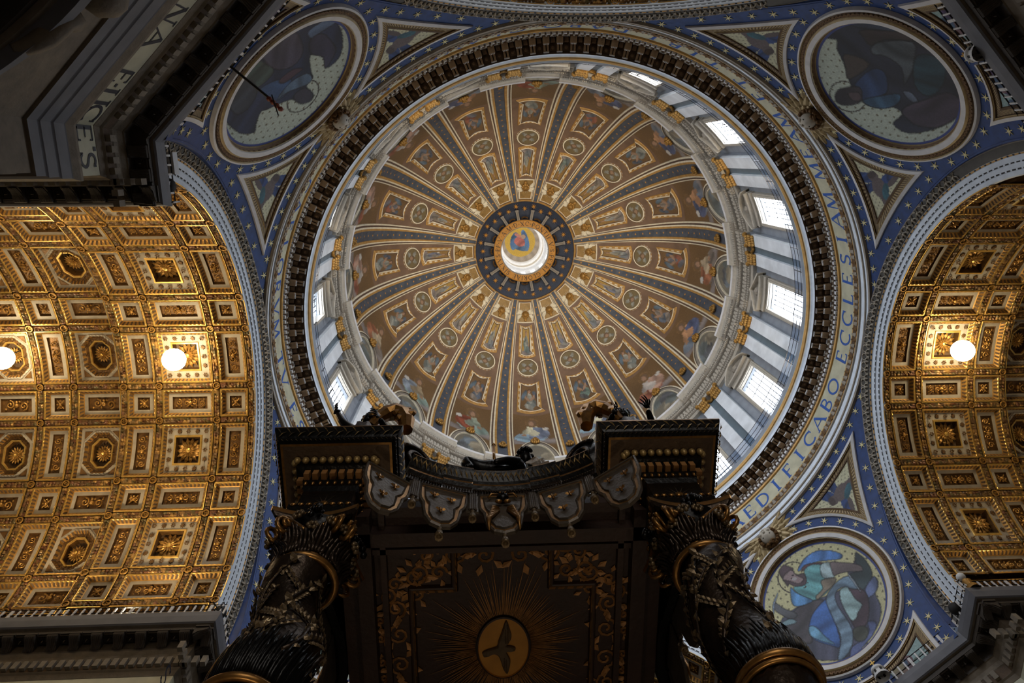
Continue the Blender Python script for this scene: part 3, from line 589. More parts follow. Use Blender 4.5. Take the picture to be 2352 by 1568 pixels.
def medal_paint(k, u, v):
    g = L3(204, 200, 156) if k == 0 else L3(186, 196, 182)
    col = np.ones((*u.shape, 3)) * g
    dots = (np.hypot(((u * 9 + np.floor(v * 9) * .5) % 1) - .5, (v * 9) % 1 - .5) < .15); col[dots] = L3(112, 106, 84)
    if k == 1:
        for cx, cy, rx, ry, a, c in ((0, -.1, .7, .5, .3, (84, 96, 130)), (.1, .15, .4, .3, -.4, (120, 130, 140)), (-.2, .3, .35, .3, .6, (120, 104, 122)), (.3, -.45, .5, .3, .1, (96, 120, 110)), (-.4, -.3, .3, .4, .4, (70, 90, 130))):
            blob(col, u, v, cx, cy, rx, ry, a, L3(*c), 10, cx * 9)
    else:
        for c, fr, P in PICT[k]:
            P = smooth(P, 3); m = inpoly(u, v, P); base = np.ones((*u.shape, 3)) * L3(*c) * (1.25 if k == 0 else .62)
            if fr:
                ang = (c[0] * 7 + c[2]) % 6; base = base * folds(u, v, ang, fr * 2.0, c[1], .30)[..., None]
            col[m] = base[m]; ed = near_edge(u, v, P, .012); col[ed] = col[ed] * .45
        if k == 0:
            fc = np.array(PICT[0][-3][2]).mean(0)
            for dx, dy, r, q in ((-.02, .03, .02, (50, 40, 44)), (.03, .0, .018, (50, 40, 44)), (.0, -.035, .04, (176, 170, 172))): blob(col, u, v, fc[0] + dx, fc[1] + dy, r, r * .7, .5, L3(*q))
        hp = np.array([p for c, fr, P in PICT[k] for p in P if c == PICT[k][-2 if k != 2 else -1][0]])
        hp = np.array(PICT[k][{0: -4, 3: -2, 2: -1}[k]][2]); hc = hp.mean(0); d = np.hypot(u - hc[0], v - hc[1] + .02)
        ring = (np.abs(d - .255) < .011) & (col.sum(-1) > g.sum() * .8); col[ring] = L3(70, 64, 56)
    rr = np.hypot(u, v); col[rr > .955] = L3(60, 74, 140)
    return col
def rotframe(P, rz): return P
CHER = MB(); CHER.ball((0, 0, .25), (.62, .72, .55), 0, 12, 8); CHER.ball((0, -.25, .72), (.13, .16, .13), 0, 6, 4)
for sx in (-1, 1):
    CHER.ball((sx * .24, .05, .68), (.14, .09, .07), 2, 6, 4); CHER.ball((sx * .3, -.25, .55), (.2, .2, .2), 0, 6, 4)
CHER.ball((0, -.42, .64), (.16, .05, .06), 2, 6, 4)
R_ = np.random.RandomState(3); HAIR = MB()
for i in range(26):
    a = -.5 + (pi + 1.0) * i / 25; HAIR.ball((.68 * cos(a), .16 + .66 * sin(a), .3 + R_.rand() * .15), .17, 0, 6, 4)
for i in range(10): HAIR.ball((R_.uniform(-.4, .4), .5 + R_.rand() * .2, .55), .15, 0, 6, 4)
def wing_mb(sx, L_=2.0):
    w = MB()
    for row, (n, l0, wd) in enumerate(((7, 1.0, .2), (6, .66, .2), (5, .36, .2))):
        for i in range(n):
            t = i / (n - 1); a = radians(68 - 92 * t); L2 = L_ * l0 * (1 - .22 * t); r0 = .45 + .1 * t; h = .12 + row * .09 + .03 * (i % 2)
            d, nn = np.array([cos(a) * sx, sin(a)]), np.array([-sin(a), cos(a) * sx]); base = np.array([sx * r0, .05 - .25 * t])
            P = []
            for q, wq in ((0, .6), (.35, 1.0), (.75, .9), (.95, .5), (1.0, .08)):
                c = base + d * L2 * q + nn * (.25 * q * q * L2 * .3); P.append([(*(c - nn * wd * wq), h), (*c, h + .07), (*(c + nn * wd * wq), h)])
            w.grid(P, 0)
    return w
CHM = (CHER.mesh('cherub_head', ['stucco', 'stucco', 'dark'], True), HAIR.mesh('curls', ['gold_dark'], True), wing_mb(-1).mesh('wing', ['frame_gold']), wing_mb(1).mesh('wing', ['frame_gold']))
for k in range(4):
    az = pi / 4 + k * pi / 2
    nm, lb = PEND[k]; rt = root(nm, lb, None, (0, 0, 0), az, 'structure')
    # blue field
    Zs = np.concatenate([np.linspace(34.8, 47.5, 28), np.linspace(48, 49.3, 6)]); P = []
    for z in Zs:
        m = sqrt(RHO ** 2 - (z - ZC) ** 2); y = sqrt(max(13.5 ** 2 - (z - HS) ** 2, 0)); f = pi / 4 - math.asin(y / m)
        P.append([(m * cos(t), m * sin(t), z) for t in np.linspace(-f, f, 41)])
    mb = MB(); mb.grid(P, 0); mk('blue_field', mb, ['blue'], rt, smooth=True)
    up = (True, False)
    for s in (-1, 1):
        for u_ in up:
            offs = [0, .02, .20, .23, .28, .30, .50, .53, .62, .66]; hh = [0, .12, .16, .10, .12, .04, .03, .08, .08, .0]
            Ls = [SP(*tri_loop(o, s, u_).T, h) for o, h in zip(offs, hh)]
            ms = [0, 0, 1, 1, 2, 3, 1, 2, 2]  # innermost brown strips paint the frame's shadow around the picture
            mb = MB(); mb.grid(np.array(Ls), (lambda i, j: ms[i] if ms[i] != 3 else (1 if j % 2 else 2)), cj=True)
            mk('spandrel_frame', mb, ['white_trim', 'frame_gold', 'brown_dark'], rt)
            # picture inside the frame
            T0 = tri_loop(.64, s, u_); cen = T0.mean(0)
            F = np.linspace(0, 1, 26); G = np.array([[cen + (p - cen) * f for p in T0] for f in F[1:]])
            X, Y = G[..., 0], G[..., 1]
            rr = 2.35 if u_ else 2.2; ca, sa = cos(.7 * s), sin(.7 * s); U = ((X - cen[0]) * ca + (Y - cen[1]) * sa) / rr * s; V_ = (-(X - cen[0]) * sa + (Y - cen[1]) * ca) / rr
            if u_: cc = putto(U, V_, rng, k)
            else:
                cc = np.ones((*U.shape, 3)) * L3(150, 176, 176)
                for i in range(9):
                    a = rng.rand() * 6; blob(cc, U, V_, .5 * cos(a * 3 + i), -.6 + .16 * i, .34, .2, a, L3(*[(74, 58, 96), (110, 84, 90), (66, 90, 120), (150, 140, 110)][i % 4]), 12, a)
            mb = MB(); mb.grid(SP(X, Y, .02), 0, cj=True, c=cc); mb.add(SP(cen[0:1], cen[1:2], .02), [], 0, cc[0, 0])
            n_ = X.shape[1]; b = mb.n - 1; mb.F += [(b, j, (j + 1) % n_) for j in range(n_)]; mb.M += [0] * n_
            mk('spandrel_picture', mb, ['paint'], rt, vcol=True)
    # stars
    cand = [(5.86 * cos(radians(t)), 5.86 * sin(radians(t))) for t in np.arange(4, 364, 11.6)]
    for s in (-1, 1):
        cand += [ring_pt(f, .42, s) for f in np.arange(.02, .72, .052)] + [arch_pt(z, .42, s) for z in np.arange(35.2, 48.6, .95)]
        cand += [arch_pt(z, o, s) for z, o in ((37.8, 1.2), (45.9, 1.1))] + [PS((24.2 * cos(f), s * 24.2 * sin(f), z)) for f, z in ((.05, 35.6), (.1, 36.8))]
        cand += [arch_pt(z, .9, s) for z in (40.6, 42.0, 43.3)] + [arch_pt(z, .35, s) for z in (41.4, 42.7)]
    kept = []
    TL_ = [tri_loop(-.12, s, u_) for s in (-1, 1) for u_ in up]
    for a, b in cand:
        if hypot(a, b) < 5.62 or any(hypot(a - p, b - q) < .78 for p, q in kept): continue
        if any(inpoly(np.array([a]), np.array([b]), T)[0] for T in TL_): continue
        P = SP(np.array(a), np.array(b));
        if P[2] > 49.0: continue
        kept.append((a, b)); obj('star', STARM, rt, sp_frame(a, b, .01, rng.rand() * .6))
    # roundel
    cw = RZ(az) @ Vector(SP(np.array(0.), np.array(0.)).tolist())
    md = root('mosaic_roundel', MEDL[k], 'mosaic', (0, 0, 0), az)
    th = np.arange(120) * 2 * pi / 120
    rho = [5.46, 5.44, 5.34, 5.28, 5.24, 5.0, 4.97, 4.9, 4.6, 4.56, 4.52, 4.50, 4.40, 4.36]; hh = [0, .22, .26, .2, .14, .26, .3, .36, .36, .3, .3, .22, .12, .04]
    ms = [0, 0, 1, 1, 2, 1, 1, 0, 0, 1, 2, 2, 1]
    mb = MB()
    mb.grid(np.array([SP(r * np.cos(th), r * np.sin(th), h) for r, h in zip(rho, hh)]), (lambda i, j: ms[i] if i != 10 else (1 if j % 2 else 2)), cj=True)
    mk('roundel_frame', mb, ['white_trim', 'frame_gold', 'brown'], md)
    mb = MB()
    for t in np.arange(0, 360, 3.0):
        a0, a1, a2 = radians(t), radians(t + 1.5), radians(t + 3)
        for p, q, r0, r1 in ((a0, a1, 5.02, 5.22), (a1, a2, 5.22, 5.02)):
            w = .012; A_ = [(r0, p - w), (r1, q - w), (r1, q + w), (r0, p + w)]
            mb.add(SP(np.array([r * cos(x) for r, x in A_]), np.array([r * sin(x) for r, x in A_]), .26), [(0, 1, 2, 3)], 0)
    mk('wave_ornament', mb, ['gold_dark'], md, kind='stuff')
    nr = 96 if k in (0, 2, 3) else 60; nt = 360 if k == 0 else 240
    r = np.linspace(.004, 4.38, nr); t = np.arange(nt) * 2 * pi / nt; X, Y = np.outer(r, np.cos(t)), np.outer(r, np.sin(t))
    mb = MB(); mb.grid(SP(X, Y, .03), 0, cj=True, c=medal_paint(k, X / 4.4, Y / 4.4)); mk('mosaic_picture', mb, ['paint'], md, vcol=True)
    # winged cherub head between roundel and drum
    if k != 1:
        q = sp_frame(0, 6.35, -.05); q = RZ(az) @ q
        ch = bpy.data.objects.new('cherub_head_ornament', None); COL.objects.link(ch); ch.matrix_world = q
        ch['label'] = {0: 'gilded winged child head above the lower right roundel', 2: 'winged child head beside the upper left roundel', 3: 'winged child head beside the upper right roundel'}[k]; ch['category'] = 'ornament'
        for n_, me in zip(('face', 'curls', 'wing', 'wing'), CHM):
            o = bpy.data.objects.new(n_, me); COL.objects.link(o); o.parent = ch

# ================================================================== piers and their entablature
EDGE = [(60, 10.6), (20.4, 10.6), (20.4, 13.4), (13.4, 20.4), (10.6, 20.4), (10.6, 60)]
NRM = [(0, 1), (1, 0), (sqrt(.5), sqrt(.5)), (0, 1), (1, 0)]
def off(d):
    """edge line shifted by d towards the wall, mitred"""
    out = []
    for i in range(6):
        if i == 0: out.append((60, 10.6 + d)); continue
        if i == 5: out.append((10.6 + d, 60)); continue
        (p, a), (p2, b) = (EDGE[i], NRM[i - 1]), (EDGE[i], NRM[i])
        c1 = a[0] * p[0] + a[1] * p[1] + d; c2 = b[0] * p[0] + b[1] * p[1] + d; D = a[0] * b[1] - a[1] * b[0]
        out.append(((c1 * b[1] - c2 * a[1]) / D, (a[0] * c2 - b[0] * c1) / D))
    return out
def along(seg, t, d, z, SX, SY):
    """point at distance t along a segment, at depth d behind the cornice edge"""
    a, b = np.array(EDGE[seg]), np.array(EDGE[seg + 1]); u = (b - a) / np.linalg.norm(b - a); p = a + u * t + np.array(NRM[seg]) * d
    return (SX * p[0], SY * p[1], z)
SEGL = [hypot(EDGE[i + 1][0] - EDGE[i][0], EDGE[i + 1][1] - EDGE[i][1]) for i in range(5)]
PROF = [(2.4, 35.05), (0, 35.05), (0.02, 34.75), (.1, 34.36), (.18, 34.3), (.30, 34.28), (.32, 34.0), (.95, 34.0), (.96, 33.45), (1.02, 33.42), (1.14, 33.2), (1.2, 32.95), (1.24, 32.9), (1.24, 32.35), (1.26, 32.32), (1.34, 32.25), (1.43, 32.0), (1.45, 31.98), (1.45, 30.45),
        (1.28, 30.4), (1.26, 30.2), (1.36, 29.85), (1.38, 29.8), (1.38, 29.15), (1.42, 29.1), (1.44, 29.06), (1.44, 28.45), (1.48, 28.4), (1.5, 28.36), (1.5, 27.8), (1.62, 27.78), (1.62, 26.9), (1.6, 26.88), (1.6, 0)]
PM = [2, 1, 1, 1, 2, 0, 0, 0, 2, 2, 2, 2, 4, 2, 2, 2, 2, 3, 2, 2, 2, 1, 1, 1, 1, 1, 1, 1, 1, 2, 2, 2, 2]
PIERS = {(1, 1): ('wall_pier_southeast', 'dark pier top with pale cornice edge at the lower right corner'), (-1, 1): ('wall_pier_southwest', 'pier entablature with leafy brackets at the lower left corner'),
         (-1, -1): ('wall_pier_northwest', 'dim pier at upper left with large lettered frieze and dentils'), (1, -1): ('wall_pier_northeast', 'very dark pier cornice in the upper right corner')}
brk = MB(); cv = [(0, 0), (-.02, -.16), (.04, -.26), (.16, -.30), (.30, -.32), (.42, -.38), (.52, -.50), (.62, -.56), (.62, 0)]
brk.prism(cv, -.25, .25, 0, lambda V: np.stack([V[:, 2], V[:, 0], V[:, 1]], 1))
for j in range(5): brk.tube([((-.2 + .1 * j) * (1.1 - .5 * t), -.02 + .6 * t, -.2 - .12 * t - .26 * t ** 3 - .05 * sin(pi * t) * (1 - abs(j - 2) * .3)) for t in np.linspace(0, 1, 7)], [.05, .07, .07, .06, .06, .05, .03], 5, 1)
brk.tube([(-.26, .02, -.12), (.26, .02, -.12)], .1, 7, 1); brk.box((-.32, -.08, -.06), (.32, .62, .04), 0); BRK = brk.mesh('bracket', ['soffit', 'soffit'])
ros = MB(); ros.loops([np.c_[subdiv(rect(.56, .56, x), 2), np.full(8, d)] for x, d in ((0, -.02), (.05, -.05), (.1, .06))], [0, 0], 1); flower(ros, 0, 0, .06, .2, 0, 8, 1); ros.map(lambda v: v * np.array([1, 1, 1.0])); ROS = ros.mesh('soffit_rosette', ['soffit', 'brown_dark'])
for (SX, SY), (nm, lb) in PIERS.items():
    rt = root(nm, lb, None, kind='structure')
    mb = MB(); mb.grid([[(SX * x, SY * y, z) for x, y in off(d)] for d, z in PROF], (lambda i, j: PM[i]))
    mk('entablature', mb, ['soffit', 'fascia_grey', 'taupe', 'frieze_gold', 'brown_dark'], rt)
    den = MB(); rail = MB()
    for sg, L_ in enumerate(SEGL):
        lim = (lambda t: (sg == 0 and t < L_ - 24) or (sg == 4 and t > 24))
        fl_ = SX * SY
        n = max(1, int(round((L_ - .8) / 1.12))); aN = atan2(NRM[sg][1] * SY, NRM[sg][0] * SX)
        for i in range(n + 1):
            t = .4 + (L_ - .8) * i / n
            if lim(t): continue
            p = along(sg, t, .34, 34.0, SX, SY); obj('bracket', BRK, rt, Matrix.Translation(p) @ RZ(aN - pi / 2))
            if i < n:
                p = along(sg, t + (L_ - .8) / n / 2, .64, 33.98, SX, SY); obj('soffit_rosette', ROS, rt, Matrix.Translation(p) @ RZ(aN - pi / 2) )
        for t in np.arange(.15, L_, .44):
            if lim(t): continue
            den.add([along(sg, t + a, d, z, SX, SY) for a, d, z in ((0, 1.04, 32.4), (.26, 1.04, 32.4), (.26, 1.3, 32.4), (0, 1.3, 32.4), (0, 1.04, 32.9), (.26, 1.04, 32.9), (.26, 1.3, 32.9), (0, 1.3, 32.9))],
                    [(3, 2, 1, 0), (4, 5, 6, 7), (0, 1, 5, 4), (1, 2, 6, 5), (2, 3, 7, 6), (3, 0, 4, 7)], 0)
        for t in np.arange(.1, L_, .42):
            if lim(t): continue
            w = .09 if int(t * 10) % 3 else .16
            rail.add([along(sg, t + a, d, z, SX, SY) for a, d, z in ((0, .14, 35.05), (w, .14, 35.05), (w, .2, 35.05), (0, .2, 35.05), (0, .14, 35.8), (w, .14, 35.8), (w, .2, 35.8), (0, .2, 35.8))],
                     [(4, 5, 6, 7), (0, 1, 5, 4), (1, 2, 6, 5), (2, 3, 7, 6), (3, 0, 4, 7)], 0)
        if True:
            a0, a1 = (L_ - 24 if sg == 0 else 0), (24 if sg == 4 else L_)
            for d, z in ((.17, 35.84), (.17, 35.42)): rail.tube([along(sg, a0, d, z, SX, SY), along(sg, a1, d, z, SX, SY)], .035, 4, 1)
    mk('dentils', den, ['taupe'], rt, kind='stuff'); mk('railing', rail, ['white_trim', 'iron'], rt, kind='stuff')
    # aedicule on the chamfer: niche, pilasters, curved pediment
    U = np.array([-SX * sqrt(.5), SY * sqrt(.5), 0]); Nn = np.array([SX * sqrt(.5), SY * sqrt(.5), 0]); B0 = np.array([SX * 16.9, SY * 16.9, 0]) + Nn * 1.6
    Q = lambda u, d, z: B0 + U * u - Nn * d + np.array([0, 0, z])
    ae = MB()
    for u0 in (-3.7, 2.9): ae.box((u0, 0, 2), (u0 + .8, .5, 20.5), 0, lambda V: np.array([Q(*v) for v in V]))
    ae.box((-4.1, 0, 20.5), (4.1, .8, 21.6), 1, lambda V: np.array([Q(*v) for v in V]))
    A = np.linspace(-1, 1, 17)
    for h0, h1, dd, m_ in ((2.0, 2.45, 1.2, 1), (1.7, 2.0, .8, 0), (1.45, 1.7, .6, 2)):
        ae.grid([[Q(4.4 * a, d, 21.6 + (h0 if t == 0 else h1) * (1 - a * a * .92)) for a in A] for d, t in ((0, 0), (dd, 0), (dd, 1), (0, 1))], m_)
    for r0, dd in ((2.6, .35), (2.2, .2)): ae.grid([[Q(r * cos(a), d, 15.5 + r * sin(a)) for a in np.linspace(0, pi, 17)] for r, d in ((r0, 0), (r0, dd), (r0 - .3, dd), (r0 - .3, 0))], 0)
    mk('niche_surround', ae, ['taupe', 'fascia_grey', 'soffit'], rt)
    sc = MB()
    for s in (-1, 1): sc.tube([Q(s * (1.2 + .9 * t) + .4 * sin(5 * t), .9 + .2 * sin(3 * t), 24.6 - 1.6 * t) for t in np.linspace(0, 1, 9)], [.3, .34, .3, .26, .3, .34, .28, .22, .12], 7)
    sc.ball(Q(0, .9, 24.9), (.7, .7, .8), 0, 10, 7); mk('carved_cartouche', sc, ['taupe'], rt, smooth=True)
    # lettering
    le = MB(); H_ = 1.14
    def face(sg, tc, rev): return lambda x, y: along(sg, tc + (x * H_ * 1.0) * rev, 1.43, 30.68 + y * H_, SX, SY)
    if (SX, SY) == (-1, -1):
        items = [(1, 'E', 3.1), (1, "'", 2.46), (1, 'S', 2.05)]
        for sg, ch, t in items: put_glyph(le, ch, face(sg, t, -1), 0)
        for ch, t in (('C', -.02), ('I', .55), ('I', 1.16), ('.', 1.46), ('E', 1.95), ('A', 3.88), ('N', 5.08), ('I', 6.1), ('M', 7.2)): put_glyph(le, ch, face(2, t, -1), 0)
    else:
        for ch, t in (('E', 2.0), ('S', .8)): put_glyph(le, ch, face(1, t, -SX * SY), 0)
    mk('lettering', le, ['letter_dark'], rt, label='dark capital letters')

# small things on the cornices
def thing_mesh(name, label, cat, mb, mats, group=None, smooth=False):
    o = mk(name, mb, mats, None, smooth); o['label'] = label; o['category'] = cat
    if group: o['group'] = group
    return o
t = root('floodlight', 'grey box floodlight on the upper left cornice in front of the pale arch', 'floodlight', (-20.7, -12.5, 35.05))
mb = MB(); mb.box((-21.1, -13.0, 36.0), (-20.5, -12.0, 36.5), 0); mk('housing', mb, ['marble'], t)
mb = MB(); mb.tube([(-20.8, -12.5, 35.05), (-20.8, -12.5, 36.0)], .05, 6); mk('stand', mb, ['iron'], t)
for nm_, lb_, p in (('loudspeaker', 'small black round loudspeaker on upper left cornice edge', (-20.75, -11.5, 35.7)), ('loudspeaker', 'small black round loudspeaker on lower right cornice by the starred field', (20.6, 12.45, 35.75)), ('loudspeaker', 'dark reddish loudspeaker at the corner of the lower left cornice', (-20.7, 11.0, 35.5))):
    t = root(nm_, lb_, 'loudspeaker', (p[0], p[1], 35.05)); mb = MB(); mb.ball(p, .36, 0, 12, 8); mk('cabinet', mb, ['dark'], t, True)
    mb = MB(); mb.tube([(p[0], p[1], 35.05), (p[0], p[1], p[2])], .05, 6); mb.tube([(p[0], p[1], p[2]), (p[0] * 1.01, p[1] - .8, 35.3)], .03, 5); mk('stand', mb, ['iron'], t)
t = root('finial', 'small gilt finial topped by a shining glass ball on right cornice corner', 'finial', (21.0, 10.75, 35.05))
mb = MB(); mb.lathe([(.35, 0), (.3, .3), (.12, .4), (.28, .7), (.1, .95), (.05, 1.0)], 12); mb.map(lambda v: v + np.array([21.0, 10.75, 35.05])); mk('base', mb, ['gold'], t, True)
mb = MB(); mb.ball((21.0, 10.75, 36.25), .26, 0, 12, 8); mk('ball', mb, ['white_plaster'], t, True)
for lb_, px, py, d in (('small white domed lantern with gilt cross on the lower right cornice', 16.45, 16.3, 1), ('small white domed lantern with yellow cross on the upper right cornice', 16.6, -17.3, -1)):
    t = root('lantern_model', lb_, 'lantern', (px, py, 35.05)); ctr = np.array([px, py, 35.05])
    mb = MB(); mb.lathe([(.75, 0), (.75, .25), (.6, .3), (.6, .75), (.72, .8), (.7, .9), (.6, 1.15), (.35, 1.4), (.1, 1.5)], 16); mb.map(lambda v: v * .58 + ctr); mk('dome', mb, ['white_plaster'], t, True)
    for i in range(6):
        a = i * pi / 3; mb = MB(); mb.box((-.11, -.04, .36), (.11, .04, .7), 0); Rm = np.array(RZ(a).to_3x3()); mb.map(lambda v: (v + np.array([0, .6, 0])) @ Rm.T * .58 + ctr); mk('arched_opening', mb, ['dark'], t)
    mb = MB(); mb.box((-.05, -.05, 1.45), (.05, .05, 2.3)); mb.box((-.28, -.05, 1.9), (.28, .05, 2.0)); Rm = np.array(RZ(pi / 4 * d + pi / 2).to_3x3()); mb.map(lambda v: v @ Rm.T * .58 + ctr); mk('cross', mb, ['gold_bright'], t)
t = root('hanging_lamp_pole', 'black pole with red ornaments reaching out from the upper left cornice', 'pole', (-17.3, -16.7, 35.05))
mb = MB(); mb.tube([(-17.3, -16.7, 35.1), (-15.9, -15.4, 35.9)], .06, 6); mb.tube([(-15.7, -15.5, 35.8), (-15.5, -14.6, 35.9)], .03, 5); mk('pole', mb, ['iron'], t)
mb = MB()
for i in range(4): mb.ball((-15.85 + .14 * i, -15.32 + .14 * i, 35.9 + .06 * i), (.14, .14, .14), 0, 6, 4)
mats_red = mat('red_cloth', (150, 70, 50), 0.6, 0, .2, 5); mk('tassels', mb, ['red_cloth'], t, True)
# vault lamps
for lb_, px, rr, th in (('bright round lamp hanging under the golden left vault, nearer the arch', -26.05, 10.3, 1.6), ('bright lamp cut by the left edge under the golden vault', -36.9, 10.6, 2.6), ('bright lamp glowing below the dim right hand vault', 26.0, 10.3, .2)):
    y, z = rr * sin(radians(-th)), HS + rr * cos(radians(th)); t = root('vault_lamp', lb_, 'lamp', (px, y, z))
    mb = MB(); mb.lathe([(.0, 1.0), (.2, .95), (.28, .75), (.3, .66)], 20); mb.map(lambda v: v + np.array([px, y, z])); mk('housing', mb, ['iron'], t, True)
    mb = MB(); mb.ball((px, y, z), .72, 0, 20, 12); mk('globe', mb, ['lamp_lens'], t, True)
    mb = MB(); mb.tube([(px, y, z + .95), (px, y, HS + RA + .5)], .04, 6); mk('rod', mb, ['iron'], t)
# ================================================================== dome
DR, DC, DZ = 22.877, -1.861, 80.064
def DP(phi, al, d=0.0):
    """dome point: azimuth in degrees, meridian angle in degrees, d = towards the inside"""
    phi, al, d = np.broadcast_arrays(np.radians(np.asarray(phi, float)), np.asarray(al, float), np.asarray(d, float))
    a = np.radians(al); r = np.where(al >= 0, DC + (DR - d) * np.cos(a), DC + DR - d); z = np.where(al >= 0, DZ + (DR - d) * np.sin(a), DZ + DR * a)
    return np.stack([r * np.cos(phi), r * np.sin(phi), z], -1)
def sloop(kind, al0, al1, w0, w1, n=6):
    """closed loop of (phi, alpha): trapezoid with bowed ends"""
    P = []
    for t in np.arange(n) / n: P.append((-w0 + 2 * w0 * t, al0 - kind * (1 - (2 * t - 1) ** 2)))
    for t in np.arange(n) / n: P.append((w0 + (w1 - w0) * t, al0 + (al1 - al0) * t))
    for t in np.arange(n) / n: P.append((w1 - 2 * w1 * t, al1 - kind * (1 - (2 * t - 1) ** 2)))
    for t in np.arange(n) / n: P.append((-w1 + (w0 - w1) * t, al1 + (al0 - al1) * t))
    return np.array(P)
ceil = root('ceiling', 'great ribbed dome with painted mosaic panels and dark starred eye ring', None, kind='structure')
# shell of one sector
AL = np.concatenate([np.linspace(-12.5, 0, 5), np.linspace(4, 66.9, 26)])
mb = MB(); mb.grid(DP(np.linspace(-11.25, 11.25, 13)[None, :], AL[:, None], 0), 0); SECT = mb.mesh('dome_sector', ['field'], True)
# rib
RW = [(-4.15, 0), (-4.05, .12), (-3.65, .16), (-3.6, .08), (-3.15, .08), (-3.05, .2), (-2.6, .24), (-2.5, .26), (-1.75, .26), (-1.65, .16), (1.65, .16), (1.75, .26), (2.5, .26), (2.6, .24), (3.05, .2), (3.15, .08), (3.6, .08), (3.65, .16), (4.05, .12), (4.15, 0)]
rm = [1, 1, 2, 2, 2, 1, 1, 0, 0, 3, 0, 0, 1, 1, 2, 2, 2, 1, 1]
mb = MB(); mb.grid(np.array([DP(a, AL, h) for a, h in RW]), (lambda i, j: rm[i])); RIB = mb.mesh('rib', ['rib_gold', 'rib_white', 'rib_brown', 'rib_slate'])
st = MB()
def dstar(mb, phi, al, R, m=0, n=6, d=.2, spin=.2):
    p = DP(phi, al, d); rl = hypot(p[0], p[1])
    V = [DP(phi + degrees(y / rl), al + degrees(x / DR), d + (.02 if i % 2 == 0 else 0)) for i, (x, y) in enumerate(star2d(n, R, R * .3, spin))]
    mb.add([p] + V, [(0, i + 1, (i + 1) % (2 * n) + 1) for i in range(2 * n)], m)
sub_stars = []
for al in np.arange(6, 66, 2.6): sub_stars.append(al)
# panels
def pic_mesh(P0, fn, n=20):
    """filled loop painted with fn(u, v)"""
    cen = P0.mean(0); lo, hi = P0.min(0), P0.max(0); F = np.linspace(0, 1, n + 1)[1:]
    G = np.array([[cen + (p - cen) * f for p in P0] for f in F]); U = (G[..., 0] - lo[0]) / (hi[0] - lo[0]); V = (G[..., 1] - lo[1]) / (hi[1] - lo[1])
    c = fn(1 - U, V); mb = MB(); mb.grid(DP(G[..., 0], G[..., 1], .02), 0, cj=True, c=c)
    b = mb.n; k = len(P0); mb.add([DP(cen[0], cen[1], .02)], [(b, j, (j + 1) % k) for j in range(k)], 0, c[0, 0]); mb.F[-k:] = [(b, j, (j + 1) % k) for j in range(k)]
    return mb
def frame_mesh(name, loops_, ds, ms, tooth=None):
    mb = MB(); mb.grid(np.array([DP(l[:, 0], l[:, 1], d) for l, d in zip(loops_, ds)]), (lambda i, j: ms[i] if ms[i] != 9 else j % 2), cj=True)
    return mb.mesh(name, ['rib_gold', 'rib_white', 'rib_brown'])
def shrink(P, o, w=1.0):
    """loop moved in by o metres"""
    c = P.mean(0); out = []
    for p in P:
        r = DC + DR * cos(radians(max(p[1], 0))); out.append(p)
    return np.array(out)
def trap(o, al0, al1, w0, w1, bow, n=10):
    r0, r1 = DC + DR * cos(radians(al0)), DC + DR * cos(radians(al1))
    return sloop(bow, al0 + degrees(o / DR), al1 - degrees(o / DR), w0 - degrees(o / r0), w1 - degrees(o / r1), n)
def oval(r, al, n=40):
    rr = DC + DR * cos(radians(al)); return np.array([(degrees(r * cos(t) / rr), al + degrees(r * sin(t) / DR)) for t in np.arange(n) * 2 * pi / n])
GOLDG = L3(150, 116, 62); BROWNG = L3(120, 92, 60)
o_ = [0, .04, .16, .28, .32, .37, .44, .52, .54]; d_ = [0, .1, .12, .05, .14, .18, .14, .06, .0]; m_ = [0, 0, 9, 0, 1, 1, 2, 2]
TR1 = (45.6, 58.0, 5.0, 5.0, .7); TR2 = (21.5, 35.2, 5.6, 5.0, 1.0)
FR_RECT = frame_mesh('rectangle_frame', [trap(o * .92, *TR1) for o in o_], d_, m_)
FR_TRAP = frame_mesh('trapezoid_frame', [trap(o, *TR2) for o in o_], d_, m_)
FR_OVAL = frame_mesh('roundel_frame', [oval(1.55 - o, 41.0) for o in (0, .03, .1, .14, .26, .3)], [0, .06, .1, .16, .14, .0], [9, 2, 1, 1, 2])
# lunette at the foot
def lun(o, n=24): return np.array([((7.5 - degrees(o / 20.9)) * cos(t), -12 + (16.0 - degrees(o / DR)) * sin(t)) for t in np.linspace(0, pi, n)])
mb = MB(); mb.grid(np.array([DP(l[:, 0], l[:, 1], d) for l, d in ((lun(0), .02), (lun(.04), .3), (lun(.22), .34), (lun(.26), .2), (lun(.62), .16), (lun(.66), .22), (lun(.76), .22), (lun(.8), .02))]), (lambda i, j: [1, 1, 2, 0, 0, 1, 1][i])); FR_LUN = mb.mesh('lunette_frame', ['stucco_grey', 'rib_white', 'taupe'])
mb = MB(); mb.grid(np.array([DP(l[:, 0], l[:, 1], d) for l, d in ((trap(0, 58.6, 66.3, 6.9, 6.6, 0), .0), (trap(.05, 58.6, 66.3, 6.9, 6.6, 0), .08), (trap(.14, 58.6, 66.3, 6.9, 6.6, 0), .08), (trap(.18, 58.6, 66.3, 6.9, 6.6, 0), .015))]), (lambda i, j: [1, 1, 0][i]), cj=True)
l_ = trap(.18, 58.6, 66.3, 6.9, 6.6, 0); b_ = mb.n; mb.add(DP(l_[:, 0], l_[:, 1], .02), [tuple(range(len(l_)))], 2); GPAN = mb.mesh('gold_panel', ['rib_gold', 'rib_white', 'dome_gold'])
boss = MB()
for a in np.arange(10) * 2 * pi / 10: boss.ball((.42 * cos(a), .42 * sin(a), .18), .2, 0, 6, 4)
boss.ball((0, 0, .3), (.34, .34, .3), 0, 8, 6)
